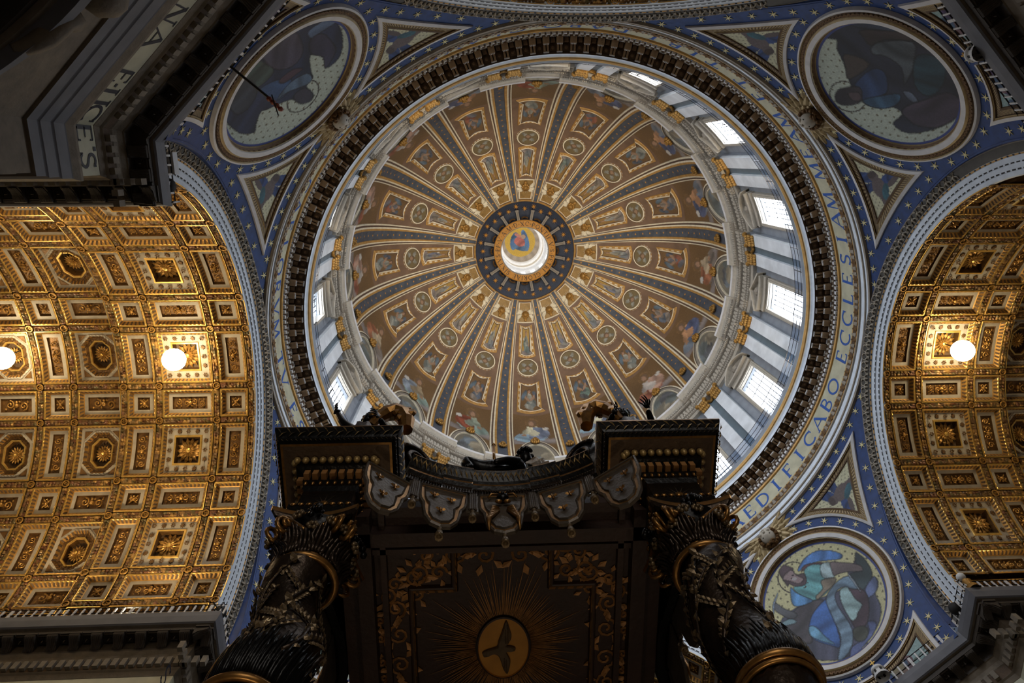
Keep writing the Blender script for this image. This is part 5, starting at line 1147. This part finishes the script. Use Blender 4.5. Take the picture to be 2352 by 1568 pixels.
for i in range(4):
    a = pi / 4 + i * pi / 2; n = np.array([cos(a), sin(a)]); t = np.array([-sin(a), cos(a)])
    for s in (-1, 1):
        pts = [(*(n * (.94 + .26 * (1 - .85 * q) * cos(2.4 * 2 * pi * q * .8 + 1.2)) + t * s * (.10 + .16 * q)), 15.12 + .30 * (1 - .85 * q) * sin(2.4 * 2 * pi * q * .8 + 1.2)) for q in np.linspace(0, 1, 22)]
        vo.tube(pts, [.05] * 16 + [.045] * 6, 5)
        pts = [(*(n * (.55 + .4 * q) + t * s * (.45 - .30 * q)), 14.95 + .42 * q) for q in np.linspace(0, 1, 6)]; vo.tube(pts, .06, 5)
VOL = vo.mesh('volutes', ['bronze_gilt'], True)
fl1 = MB()
for j in range(6): b = j * pi / 3; fl1.ball((0, .09 * cos(b), .09 * sin(b)), (.06, .06, .06), 0, 5, 4)
fl1.ball((.05, 0, 0), .05, 0, 5, 4); FL1 = fl1.mesh('flower', ['bronze_leaf'], True); FLM = []; fr = MB()
for i in range(16):
    a = i * 2 * pi / 16 + .1; FLM.append(RZ(a) @ Matrix.Translation((.84 + .12 * (i % 2), 0, 14.95 + .16 * (i % 3))))
for j in range(14): R2_ = random.Random(j); fr.ball((.86 + R2_.uniform(-.16, .16), R2_.uniform(-.16, .16), 15.55 + R2_.uniform(-.22, .2)), .085, 1, 6, 4)
FLO = fr.mesh('fruit_cluster', ['bronze_leaf', 'bronze_black'], True)
def abacus_loop(w, sag, z, n=10):
    P = []
    for i in range(4):
        a = i * pi / 2; c, s = cos(a), sin(a)
        for t in np.linspace(-.93, .93, n):
            x, y = w - sag * (1 - t * t), w * t; P.append((x * c - y * s, x * s + y * c, z))
    return P
ab = MB(); ab.loops([abacus_loop(.86, .2, 15.42), abacus_loop(.92, .22, 15.5), abacus_loop(.95, .22, 15.52), abacus_loop(.97, .22, 15.64), abacus_loop(.80, .1, 15.7)], [0, 0, 1, 0], 0); ABA = ab.mesh('abacus', ['bronze', 'bronze_gilt'])
# --- entablature block
def sq_loops(prof): return [[(s0 * w, s1 * w, z) for s0, s1 in CORN] for w, z in prof]
bl = MB(); bl.loops(sq_loops([(.66, 15.7), (.68, 15.75), (.72, 16.0), (.72, 16.1), (.60, 16.2), (.60, 16.95), (.62, 17.0), (.66, 17.1), (.66, 17.3), (.70, 17.32), (.70, 17.6), (.92, 17.65), (.92, 17.98), (1.30, 18.0), (1.36, 18.0), (1.37, 18.05), (1.45, 18.1), (1.46, 18.14), (1.5, 18.2), (1.58, 18.42), (1.60, 18.5), (1.6, 18.55)]),
    [0, 0, 0, 0, 2, 0, 0, 0, 0, 0, 0, 0, 3, 1, 0, 0, 0, 0, 0, 0, 1], 0); BLK = bl.mesh('entablature_block', ['bronze_black', 'bronze_gilt', 'bronze_black', 'brown_dark'])
EGX = [-.93 + 1.86 * i / 9 for i in range(10)]; DEX = [-.615 + .205 * i for i in range(7)]; four0 = None
def four(fn):
    global four0
    for i in range(4):
        c, s = [(1, 0), (0, 1), (-1, 0), (0, -1)][i]; fn(lambda V, c=c, s=s: np.stack([V[:, 0] * c - V[:, 1] * s, V[:, 0] * s + V[:, 1] * c, V[:, 2]], 1))
eg = MB(); de = MB(); bd = MB(); le_ = MB(); tr = MB(); ry = MB()
def f_(T):
    for i in range(10):
        pass
    pass
    for i in range(8):
        x = -.60 + 1.2 * i / 7; m2 = MB(); m2.ball((x, -.68, 17.2), (.05, .06, .07), 0, 6, 4); bd.add(T(m2.V[0]), m2.F, 0)
        m2 = MB(); m2.ball((x, -.73, 16.06), (.08, .05, .05), 0, 6, 4); bd.add(T(m2.V[0]), m2.F, 0)
    for i in range(26):
        x = -1.45 + 2.9 * i / 25; z = 18.30 + .06 * (-1) ** i; dx = .09 if i % 2 else -.07; y = -1.55 - (z - 18.3) * .4
        le_.add(T(np.array([(x - dx, y + .03, z - .09), (x + .02, y - .05, z - .02), (x + dx, y - .04, z + .1), (x - .03, y - .03, z + .02)])), [(0, 1, 2, 3)], 0 if i % 3 else 1)
        le_.add(T(np.array([(x - .05, -1.42, 18.06), (x, -1.47, 18.04), (x + .05, -1.42, 18.06), (x, -1.45, 18.13)])), [(0, 1, 2, 3)], 1)
    for i in range(9):
        a = pi * i / 8; ry.add(T(np.array([(.08 * cos(a) - .012, -.61, 16.30 + .08 * sin(a)), (.08 * cos(a) + .012, -.61, 16.30 + .08 * sin(a)), (.5 * cos(a), -.612, 16.30 + .52 * sin(a) * .9)])), [(0, 1, 2)], 0)
    m2 = MB(); m2.ball((0, -.62, 16.3), (.12, .05, .1), 0, 8, 5); ry.add(T(m2.V[0]), m2.F, 1)
four(f_)
m2 = MB(); m2.ball((0, -.99, 17.85), (.088, .09, .12), 0, 8, 6); EGG = m2.mesh('egg', ['gilt_leaf'], True)
m2 = MB(); m2.box((-.065, -.86, 17.36), (.065, -.66, 17.58)); DEN = m2.mesh('dentil', ['canopy_gold'])
BEAD = bd.mesh('bead_row', ['bronze_gilt'], True); LVS = le_.mesh('gilt_leaves', ['gilt_leaf', 'bronze_leaf']); SUN = ry.mesh('sun_emblem', ['valance', 'bronze_gilt'])
for i, (sx, sy) in enumerate(CORN):
    M = Matrix.Translation((BX + SPN * sx, BY + SPN * sy, 0)) @ RZ([0, pi / 2, pi, -pi / 2][i])
    cn = obj('column', SHAFT, bal, M)
    for nm_, me in (('necking_ring', RING1), ('shaft_ring', RING2), ('branch', STEM), ('acanthus_collar', ACA), ('capital_bell', CAPB), ('acanthus_leaves', ACL), ('volutes', VOL), ('abacus', ABA)): child(cn, nm_, me, I4)
    for fm in FLM: child(cn, 'flower', FL1, fm)
    for qi in range(4): child(cn, 'fruit_cluster', FLO, RZ(qi * pi / 2))
    pd = MB(); pd.loops(sq_loops([(1.3, 0), (1.3, .4), (1.15, .5), (1.15, 2.9), (1.3, 3.0), (1.3, 3.3), (.9, 3.3)]), [0] * 6, 0); torus(pd, .75, .2, 3.55); torus(pd, .68, .14, 3.95); child(cn, 'pedestal', pd.mesh('pedestal', ['white_trim', 'bronze']), I4)
    if sy < 0:
        for z, a, tw, sc in spots: child(cn, 'leaf', LEAFB, leafM(z, a, tw, sc * .66))
    b = obj('entablature_block', BLK, bal, M)
    for qi in range(4):
        for x in EGX: child(b, 'egg', EGG, RZ(qi * pi / 2) @ Matrix.Translation((x, 0, 0)))
        for x in DEX: child(b, 'dentil', DEN, RZ(qi * pi / 2) @ Matrix.Translation((x, 0, 0)))
    for nm_, me in (('bead_row', BEAD), ('gilt_leaves', LVS), ('sun_emblem', SUN)): child(b, nm_, me, I4)
# --- valances between the blocks, hung with lappets
RV = 5.02; YV = -4.27 - RV      # circle centre, relative to the canopy centre
def VP(th, d, z): a = radians(th); return np.array([(RV + d) * sin(a), YV + (RV + d) * cos(a), z])
vpf = [(.3, 18.12), (-.26, 18.12), (-.28, 18.06), (-.24, 17.98), (-.12, 17.78), (-.06, 17.72), (-.1, 17.66), (-.1, 17.58), (-.03, 17.5), (-.02, 17.22), (-.05, 17.18), (.1, 17.1), (.3, 17.1)]
vm_ = [0, 1, 0, 0, 0, 0, 1, 0, 2, 1, 0, 0]
mb = MB()
for a, b, e in ((-27.2, -17, .0), (-17, -8.3, .04), (-8.3, 8.3, .0), (8.3, 17, .04), (17, 27.2, .0)):
    mb.grid([[VP(t, d - e, z) for t in np.linspace(a, b, 9)] for d, z in vpf], (lambda i, j: vm_[i]))
VAL = mb.mesh('valance_cornice', ['bronze_black', 'bronze_gilt', 'bronze'])
mb = MB()
for i in range(70):
    t = -26.5 + 53 * i / 69; s = (-1) ** i; dz = .04 * s
    mb.add([VP(t - .5 * s, -.14, 17.80 + dz), VP(t + .25, -.24, 17.88 + dz), VP(t + .6 * s, -.29, 18.0 + dz), VP(t - .25, -.23, 17.9 + dz)], [(0, 1, 2, 3)], i % 4 // 2)
    cb = VP(t, -.06, 17.36); mb.add([VP(t - .26, -.03, 17.46), VP(t + .26, -.03, 17.46), VP(t + .2, -.09, 17.36), VP(t, -.1, 17.28), VP(t - .2, -.09, 17.36)], [(0, 1, 2, 3, 4)], 1)
VLV = mb.mesh('gilt_leaves', ['gilt_leaf', 'bronze_leaf'])
def lap_outline(o, n=4):
    P = [(-.5, 0), (-.5, -.38), (-.47, -.52), (-.40, -.64), (-.38, -.8), (-.33, -1.02), (-.2, -1.2), (0, -1.26)]
    P = P + [(-x, y) for x, y in P[-2::-1]]; c = np.array([0, -.55]); out = []
    for x, y in P: v = np.array([x, y]) - c; out.append(c + v * (1 - o / max(.3, np.linalg.norm(v))))
    return np.array(out)
LW = 1.17
def lap_mesh(kind):
    mb = MB(); tw = degrees(LW / RV)
    f = lambda Q, d: [VP(x * tw, d, 17.18 + y * 1.40) for x, y in Q]
    mb.loops([f(lap_outline(0), .03), f(lap_outline(0), -.05), f(lap_outline(.04), -.08), f(lap_outline(.06), -.04), f(lap_outline(.13), -.04), f(lap_outline(.15), -.08), f(lap_outline(.18), -.03)], [0, 0, 0, 1, 0, 0], 0)
    mb.loops([f(lap_outline(0), .03), f(lap_outline(.3), .03)], [0], 0)
    return mb.mesh('lappet', ['valance', 'bronze_gilt'])
LAP = lap_mesh(0)
def bee(mb, x, y, ang, m=0):
    tw = degrees(1 / RV); T = lambda u, v, d: VP((x + u * cos(ang) - v * sin(ang)) * tw, d, 17.18 + y + (u * sin(ang) + v * cos(ang)))
    for i, (v, r) in enumerate(((.06, .035), (0, .045), (-.07, .03))):
        c = T(0, v, -.07); mb.ball(c, (r, r, r * 1.2), 0, 6, 4)
    for s in (-1, 1):
        for v0, L_ in ((.03, .13), (-.02, .1)): mb.add([T(0, v0, -.06), T(s * L_ * .6, v0 + .05, -.09), T(s * L_, v0 - .0, -.07), T(s * L_ * .6, v0 - .04, -.08)], [(0, 1, 2, 3)], 0)
BEES = []
for x, y in ((-.22, -.42), (.2, -.5), (-.03, -1.05)): mb = MB(); bee(mb, x, y, .1); BEES.append(mb.mesh('bee', ['bronze_gilt']))
mb = MB(); c = VP(0, -.14, 16.92); mb.ball(c, (.15, .12, .17), 1, 10, 7); mb.ball(c + np.array([0, -.12, -.02]), (.04, .05, .05), 1, 6, 4)
for s in (-1, 1):
    mb.ball(c + np.array([s * .06, -.1, .04]), (.035, .03, .025), 0, 6, 4); mb.tube([c + np.array([s * .1, -.02, .1]), c + np.array([s * .26, -.04, .1]), c + np.array([s * .34, 0, .0])], .03, 5, 0)
    for i in range(5):
        mb.tube([VP(s * 1.2, -.06, 16.5 - .02 * i), VP(s * (2.6 + .35 * i), -.1, 16.5 - .13 * i), VP(s * (3.5 + .1 * i), -.08, 16.3 - .2 * i)], [.045, .06, .02], 5, 0)
    mb.ball(c + np.array([s * .1, -.02, -.24]), (.1, .06, .05), 0, 6, 4)
MASK = mb.mesh('mask_with_wings', ['bronze_gilt', 'bronze_black'], True)
mb = MB()
for i in range(4): a = -.75 + .5 * i; mb.tube([VP(a, -.05, 17.18), VP(a, -.05, 16.42)], .035, 5)
mb.tube([VP(-1.3, 0, 17.18), VP(-1.3, 0, 16.38), VP(1.3, 0, 16.38), VP(1.3, 0, 17.18)], .04, 5); STRIP = mb.mesh('fluted_strip', ['valance'])
ts = MB(); ts.lathe([(.0, .12), (.05, .1), (.06, .04), (.03, .0), (.07, -.06), (.10, -.2), (.09, -.3), (.05, -.24), (.0, -.22)], 8); TAS = ts.mesh('tassel', ['bronze_leaf'], True)
TW = degrees(LW / RV)
def VT(th): return Matrix.Translation((0, YV, 0)) @ RZ(-radians(th)) @ Matrix.Translation((0, -YV, 0))
for i in range(4):
    M = BT @ RZ(i * pi / 2)
    v = obj('valance', VAL, bal, M); child(v, 'gilt_leaves', VLV, I4)
    for j, th in enumerate((-2 * 16.3, -16.3, 0, 16.3, 2 * 16.3)):
        if abs(th) > 30: Tm = VT(th * .985) @ Matrix.Translation((0, -.05, -.34))
        else: Tm = VT(th)
        child(v, 'lappet', LAP, Tm)
        if j == 2: child(v, 'mask_with_wings', MASK, Tm)
        else:
            for be in BEES: child(v, 'bee', be, Tm)
        if abs(th) < 30: child(v, 'tassel', TAS, Tm @ Matrix.Translation(VP(0, -.02, 15.30).tolist()))
    for th in (-24.3, -8.15, 8.15, 24.3): child(v, 'fluted_strip', STRIP, VT(th)); child(v, 'tassel', TAS, VT(th) @ Matrix.Translation(VP(0, -.02, 16.3).tolist()))
# --- canopy ceiling
ZT = 17.25
ce = MB(); ce.box((-4.0, -4.0, ZT + .06), (4.0, 4.0, ZT + .5), 0)
for s in (-1, 1):
    for ax in (0, 1):
        for e, z0, w in ((3.35, ZT - .35, .18), (2.92, ZT - .15, .07)):
            lo = (s * e - w, -4.0, z0) if ax == 0 else (-4.0, s * e - w, z0); hi = (s * e + w, 4.0, ZT + .1) if ax == 0 else (4.0, s * e + w, ZT + .1); ce.box(lo, hi, 0)
C0 = obj('canopy_ceiling', ce.map(lambda v: v + np.array([BX, BY, 0])).mesh('canopy_ceiling', ['canopy_wood']), bal)
CR = [(-1.18, -2.85), (1.18, -2.85), (1.18, -1.74), (2.26, -1.74), (2.26, 1.74), (1.18, 1.74), (1.18, 2.85), (-1.18, 2.85), (-1.18, 1.74), (-2.26, 1.74), (-2.26, -1.74), (-1.18, -1.74)]
def inset(P, o):
    out = []
    for x, y in P: out.append((x - o * (1 if x > 0 else -1), y - o * (1 if y > 0 else -1)))
    return np.array(out)
def c_at(mb): return mb.map(lambda v: v + np.array([BX, BY, 0]))
def sub(parent, name, mb, mats, sm=False, kind=None, label=None):
    o = bpy.data.objects.new(name, c_at(mb).mesh(name, mats, sm)); COL.objects.link(o); o.parent = parent; o.matrix_parent_inverse = Matrix.Identity(4)
    if kind: o['kind'] = kind
    if label: o['label'] = label
    return o
mb = MB(); L_ = [subdiv(inset(CR, o).tolist(), 14) for o in (-.12, -.08, -.04, 0, .03, .06)]
mb.loops([np.c_[l, np.full(len(l), ZT + d)] for l, d in zip(L_, (.05, -.04, -.05, 0, -.05, .04))], [0, 0, 2, 1, 0], None)
mb.grid(np.array([np.c_[L_[3] , np.full(len(L_[3]), ZT - .02)], np.c_[L_[4], np.full(len(L_[3]), ZT - .07)]]), (lambda i, j: 1 if j % 3 else 2), cj=True)
sub(C0, 'cross_border', mb, ['canopy_wood', 'canopy_gold', 'brown_dark'])
ry = MB(); RRn = random.Random(4)
for i in range(150):
    a = 2 * pi * i / 150 + RRn.uniform(-.012, .012); c, s = cos(a), sin(a); m_ = 1e9
    for hw, hh in ((1.10, 2.75), (2.18, 1.66)): pass
    inside = lambda x, y: (abs(x) < 1.1 and abs(y) < 2.75) or (abs(x) < 2.16 and abs(y) < 1.64)
    r1 = 1.0
    while inside((r1 + .05) * c, (r1 + .05) * s): r1 += .05
    r1 *= RRn.uniform(.62, .97); r0 = .70 / sqrt(c * c + (s * .70 / .93) ** 2) * 1.03
    if r1 < r0 + .1: continue
    w = .02; nx, ny = -s * w, c * w; ry.add([(r0 * c - nx, r0 * s - ny, ZT + .03), (r0 * c + nx, r0 * s + ny, ZT + .03), (r1 * c, r1 * s, ZT + .03)], [(0, 1, 2)], 0)
    ry.add([(r0 * c - nx, r0 * s - ny, ZT + .06), (r0 * c, r0 * s, ZT + .0), (r1 * c, r1 * s, ZT + .05)], [(0, 1, 2)], 0)
sub(C0, 'sun_rays', ry, ['canopy_gold'], kind='stuff')
mb = MB(); t = np.arange(48) * 2 * pi / 48; mb.loops([np.c_[.69 * np.cos(t), .92 * np.sin(t), 0 * t + ZT + .06], np.c_[.69 * np.cos(t), .92 * np.sin(t), 0 * t + ZT - .03], np.c_[.65 * np.cos(t), .88 * np.sin(t), 0 * t + ZT - .04], np.c_[.64 * np.cos(t), .87 * np.sin(t), 0 * t + ZT]], [1, 1, 0], 0); sub(C0, 'oval_disc', mb, ['disc_gold', 'canopy_wood'])
dv = [(.08, -.82), (.17, -.55), (.21, -.34), (.14, -.20), (.06, -.1), (.22, -.06), (.30, -.02), (.31, .06), (.22, .09), (.08, .1), (.12, .22), (.17, .34), (.17, .52), (.10, .78), (.0, .64), (-.06, .42), (-.12, .24), (-.22, .16), (-.36, .17), (-.50, .24), (-.55, .12), (-.45, .04), (-.28, -.02), (-.16, -.07), (-.13, -.22), (-.06, -.42), (.0, -.62)]
mb = MB(); P = smooth(dv, 3); n_ = len(P); mb.loops([np.c_[P, np.full(n_, ZT)], np.c_[P * .97, np.full(n_, ZT - .06)], np.c_[P * .8 + .0, np.full(n_, ZT - .09)]], [0, 0], 0)
for y0, y1, x in ((-.72, -.2, .12), (-.6, -.2, .06), (.3, .7, .08), (.25, .6, .02)): mb.tube([(x * .9, y0, ZT - .08), (x, y1, ZT - .1)], .02, 4)
sub(C0, 'dove', mb, ['dove'], label='grey bird with open wings on the gold oval')
for i in range(4):
    for nm_, (w, h), pts in (('gilt_scrolls', (1, 1), None),):
        mb = MB(); Ra = np.array(RZ(i * pi / 2).to_3x3())
        for s in (-1, 1):
            for (x, y, r, a0, tn) in ((.35, -3.12, .14, 0, 1.4), (.85, -3.1, .12, pi, 1.3), (1.55, -2.9, .24, 0, 1.4), (2.1, -2.2, .26, pi / 2, 1.4), (1.6, -2.2, .22, 0, 1.3), (2.7, -1.2, .28, pi / 2, 1.5), (2.65, -.45, .3, -pi / 2, 1.5), (2.7, -1.9, .2, 0, 1.2)):
                mb.tube([(p, q, ZT + .04) for p, q in scroll(s * x, y, r, a0, tn, s, 14)], .035, 4, 0)
                for j in range(5):
                    a = a0 + j * 1.25; c, sn = cos(a), sin(a); b = (s * x + r * .9 * c, y + r * .9 * sn); mb.add([(b[0], b[1], ZT + .05), (b[0] + r * .7 * cos(a + .5), b[1] + r * .7 * sin(a + .5), ZT), (b[0] + r * 1.1 * c, b[1] + r * 1.1 * sn, ZT + .02), (b[0] + r * .6 * cos(a - .5), b[1] + r * .6 * sin(a - .5), ZT + .02)], [(0, 1, 2, 3)], 0)
        mb.map(lambda v: v @ Ra.T); sub(C0, nm_, mb, ['canopy_gold'], kind='stuff')
# --- scrolled ribs above the cornice
for s in (-1, 1):
    mb = MB(); n_ = 30; th = [(.62 * (1 - .75 * q)) for q in np.linspace(0, 1, n_)]
    d = np.array([-s * .75, .66]); d /= np.linalg.norm(d); nn = np.array([-d[1], d[0]]); c0 = np.array([BX + s * 2.45, BY - 3.75])
    spi = [(c0 + d * (-(.60 * (1 - .8 * q)) * cos(2 * pi * 1.7 * q + .4)), 20.2 + .70 * (1 - .8 * q) * sin(2 * pi * 1.7 * q + .4)) for q in np.linspace(0, 1, n_)]
    mb.tube([(*(p - nn * .26), z) for p, z in spi], .07, 6, 1); mb.tube([(*(p + nn * .26), z) for p, z in spi], .07, 6, 1)
    disk = [(c0 + d * .62 * cos(a), 20.2 + .7 * sin(a)) for a in np.arange(24) * 2 * pi / 24]
    mb.loops([[(*(p - nn * .25), z) for p, z in disk], [(*(p + nn * .25), z) for p, z in disk]], [0], 0)
    mb.grid([[(*(c0 + d * (-.62 + 1.2 * t) + nn * w * .24), 20.2 - 1.7 * t + .1 * sin(3 * t)) for w in (-1, -.5, .5, 1)] for t in np.linspace(0, 1, 8)], 0)
    mb.grid([[(*(c0 + d * (.55 + 2.4 * t) + nn * w * .24), 20.5 + 3.2 * t - 1.1 * t * t) for w in (-1, 0, 1)] for t in np.linspace(0, 1, 8)], 0)
    o = mk('scroll_rib', mb, ['bronze_black', 'bronze'], bal, True)
# --- statues on the canopy
def skinned(name, parent, verts, edges, radii, m, sub=2):
    me = bpy.data.meshes.new(name); me.from_pydata([tuple(v) for v in verts], edges, []); me.materials.append(MATS[m])
    o = bpy.data.objects.new(name, me); COL.objects.link(o)
    if parent is not None: o.parent = parent; o.matrix_parent_inverse = Matrix.Translation(parent.location).inverted()
    sk = o.modifiers.new('skin', 'SKIN'); sk.use_smooth_shade = True
    for i, r in enumerate(radii): me.skin_vertices[0].data[i].radius = (r, r) if np.isscalar(r) else r
    me.skin_vertices[0].data[0].use_root = True
    ss = o.modifiers.new('sub', 'SUBSURF'); ss.levels = sub; ss.render_levels = sub
    return o
def hand(parent, p, d, up, sc, m, name='hand'):
    """palm and five bent fingers; d towards the finger tips, up across the palm"""
    d = np.array(d, float); d /= np.linalg.norm(d); up = np.array(up, float); up -= d * (d @ up); up /= np.linalg.norm(up); n = np.cross(d, up); p = np.array(p, float)
    V = [p, p + d * .07 * sc]; E = [(0, 1)]; R = [.035 * sc, .04 * sc]
    for i, (o, L_) in enumerate(((.034, .075), (.012, .085), (-.012, .08), (-.034, .062))):
        b = len(V); q = p + d * .09 * sc + up * o * sc; V += [q, q + (d * L_ * .5 + n * .004) * sc + up * o * .3 * sc, q + (d * L_ * .8 + n * .03) * sc + up * o * .5 * sc, q + (d * L_ + n * .055) * sc + up * o * .6 * sc]; R += [.011 * sc, .010 * sc, .009 * sc, .006 * sc]; E += [(1, b), (b, b + 1), (b + 1, b + 2), (b + 2, b + 3)]
    b = len(V); q = p + d * .03 * sc + up * .04 * sc; V += [q, q + (up * .035 + d * .03 + n * .01) * sc, q + (up * .045 + d * .065 + n * .02) * sc]; R += [.013 * sc, .011 * sc, .007 * sc]; E += [(0, b), (b, b + 1), (b + 1, b + 2)]
    return skinned(name, parent, V, E, R, m, 1)
def head(parent, c, f, sc, m, hm):
    """head facing direction f"""
    c = np.array(c, float); f = np.array(f, float); f /= np.linalg.norm(f); a = atan2(f[1], f[0]) - pi / 2 * 0; Rm = np.array(RZ(atan2(f[1], f[0]) + pi / 2).to_3x3())
    mb = MB(); mb.ball((0, 0, 0), (.078 * sc, .098 * sc, .118 * sc), 0, 14, 10); mb.ball((0, -.098 * sc, -.012 * sc), (.014 * sc, .022 * sc, .026 * sc), 0, 6, 5); mb.ball((0, -.086 * sc, -.056 * sc), (.028 * sc, .016 * sc, .010 * sc), 0, 6, 4); mb.ball((0, -.07 * sc, -.10 * sc), (.035 * sc, .03 * sc, .025 * sc), 0, 6, 4)
    for s in (-1, 1): mb.ball((s * .032 * sc, -.086 * sc, .008 * sc), (.015 * sc, .012 * sc, .009 * sc), 0, 6, 4); mb.ball((s * .08 * sc, .0, -.01 * sc), (.012 * sc, .022 * sc, .03 * sc), 0, 6, 4)
    mb.map(lambda v: v @ Rm.T + c); o = mk('head', mb, [m], parent, True)
    hb = MB(); Rr = random.Random(int(abs(c[0]) * 100))
    for i in range(46):
        t = Rr.uniform(0, 2 * pi); el = Rr.uniform(.0, 1.5); x, y, z = .088 * cos(el) * cos(t), .105 * cos(el) * sin(t) + .015, .03 + .1 * sin(el)
        if y < -.05 and z < .075: continue
        hb.ball((x * sc, y * sc, z * sc), .028 * sc, 0, 6, 4)
    hb.map(lambda v: v @ Rm.T + c); mk('hair', hb, [hm], parent, True)
for s, lb_ in ((-1, 'bronze angel statue with raised hand and gilt drapery on the left block'), (1, 'bronze angel statue with curly hair and gilt wing on the right block')):
    px, py, pz = BX + SPN * s, BY - SPN, 18.55
    an = root('angel_statue', lb_, 'statue', (px, py, pz)); q = lambda x, y, z: np.array([px + x * s, py + y, pz + z])
    k = 2.5
    V = [q(0, 0, 2.35), q(0, 0, 2.9), q(0, -.05, 3.4), q(0, -.05, 3.75), q(.0, -.1, 3.95), q(.42, -.05, 3.62), q(-.42, -.05, 3.62)]
    E = [(0, 1), (1, 2), (2, 3), (3, 4), (2, 5), (2, 6)]; R = [.36, .32, .36, .16, .14, .17, .17]
    if s < 0: arm1 = [q(.75, -.2, 3.95), q(1.0, -.3, 4.5)]
    else: arm1 = [q(.7, -.25, 3.2), q(.5, -.75, 3.05)]
    arm2 = [q(-.7, -.2, 3.25), q(-.55, -.65, 3.0)]
    b = len(V); V += arm1 + arm2; E += [(5, b), (b, b + 1), (6, b + 2), (b + 2, b + 3)]; R += [.13, .085, .13, .085]
    skinned('body', an, V, E, R, 'bronze_black')
    hand(an, arm1[1], arm1[1] - arm1[0], (0, -1, 0), 2.6, 'bronze_black'); hand(an, arm2[1], arm2[1] - arm2[0], (0, 0, 1), 2.4, 'bronze_black')
    head(an, q(0, -.12, 4.22), (-.3 * s, -1, -.2), 2.5, 'bronze_black', 'bronze_black')
    mb = MB(); A = np.arange(32) * 2 * pi / 32
    mb.grid([[q(cos(a) * r * (1 + .10 * sin(9 * a + 2 * z)), sin(a) * r * (1 + .10 * sin(9 * a + 2 * z)) - .05, z) for a in A] for z, r in ((0, .85), (.5, .78), (1.2, .66), (1.9, .52), (2.4, .44), (2.9, .40), (3.3, .42))], 0, cj=True); mk('robe', mb, ['bronze'], an, True)
    mb = MB(); Rc = random.Random(8)
    pth = [q(-.15, -.15, 3.7), q(-.3, -.2, 4.2), q(-.5, -.2, 4.62), q(-.8, -.2, 4.78), q(-1.05, -.15, 4.6), q(-1.2, -.1, 4.2), q(-1.25, 0, 3.7)]
    mb.tube(pth, [.14, .2, .26, .30, .3, .28, .2], 9, 0)
    for a_ in pth[1:-1]:
        for _ in range(5): mb.ball(a_ + np.array([Rc.uniform(-.2, .2), Rc.uniform(-.2, .2), Rc.uniform(-.22, .26)]), (Rc.uniform(.1, .2), .12, Rc.uniform(.1, .18)), 0, 6, 4)
    mk('cloak', mb, ['bronze_gilt'], an, False, label='gilt fluttering cloak')
    for e in (-1, 1):
        w = wing_mb(e, 1.0); Rw = np.array(Matrix.Rotation(radians(90), 3, 'X')); w.map(lambda v: (v * np.array([1, 1, .6])) @ Rw.T * np.array([1, 1, 1]) + np.array([px, py + .6, pz + 2.9])); mk('wing', w, ['bronze_gilt' if e == -s else 'bronze'], an)
pu = root('putto_statue', 'dark bronze winged child reclining on the middle of the front cornice', 'statue', (-5.95, -4.6, 18.12)); B0 = np.array([-5.95, -4.6, 18.38])
V = [B0 + v * 1.45 for v in np.array([(-.22, 0, .26), (.08, 0, .34), (.36, .02, .46), (.46, .0, .62), (.36, -.17, .40), (.12, -.28, .22), (-.12, -.30, .10), (.40, .2, .42), (.62, .28, .2), (.76, .2, .08), (-.34, -.12, .24), (-.66, -.2, .40), (-.50, -.22, .08), (-.62, -.26, .04), (-.36, .12, .22), (-.76, .1, .30), (-1.02, .06, .08), (-1.12, .0, .05)])]
E = [(0, 1), (1, 2), (2, 3), (2, 4), (4, 5), (5, 6), (2, 7), (7, 8), (8, 9), (0, 10), (10, 11), (11, 12), (12, 13), (0, 14), (14, 15), (15, 16), (16, 17)]
R = [r * 1.4 for r in (.22, .23, .22, .10, .11, .085, .06, .11, .085, .06, .17, .13, .07, .05, .17, .13, .08, .05)]
skinned('body', pu, V, E, R, 'bronze_black'); head(pu, B0 + np.array([.72, .0, 1.24]), (-.2, 1, .1), 2.5, 'bronze_black', 'bronze_black')
hand(pu, V[6], (-1, -.1, -.3), (0, 0, 1), 1.0, 'bronze_black'); hand(pu, V[9], (.8, -.3, -.3), (0, 1, 0), 1.0, 'bronze_black')
pb = MB(); pb.box((-7.3, -4.75, 18.12), (-4.95, -4.42, 18.42)); mk('plinth', pb, ['bronze_black'], pu)
w = wing_mb(1, .9); Rw = np.array(Matrix.Rotation(radians(90), 3, 'X')); w.map(lambda v: (v * np.array([.8, .8, .5])) @ Rw.T + B0 + np.array([.45, -.05, .42])); mk('wing', w, ['bronze_leaf'], pu)
gf = root('gilt_flame', 'small gilt leaf spray standing behind the reclining child', 'ornament', (-4.75, -4.5, 18.12)); mb = MB()
for i in range(4): mb.tube([(-4.85 + .07 * i, -4.55, 18.12), (-4.86 + .1 * i, -4.55, 18.8), (-4.78 + .08 * i, -4.55, 19.15 - .1 * abs(i - 2))], [.05, .06, .01], 5)
mk('spray', mb, ['gold_bright'], gf, True)
sw = root('slender_rod', 'slender upright rod with white lower half behind the reclining child', 'rod', (-6.06, -4.36, 18.12)); mb = MB(); mb.tube([(-6.06, -4.36, 18.12), (-6.06, -4.36, 20.0)], .05, 8); mk('white_shaft', mb, ['white_plaster'], sw, True)
mb = MB(); mb.tube([(-6.06, -4.36, 20.0), (-6.06, -4.36, 21.2)], .045, 8); mb.ball((-6.06, -4.36, 21.25), .07, 0, 8, 6); mk('dark_tip', mb, ['bronze_gilt'], sw, True)
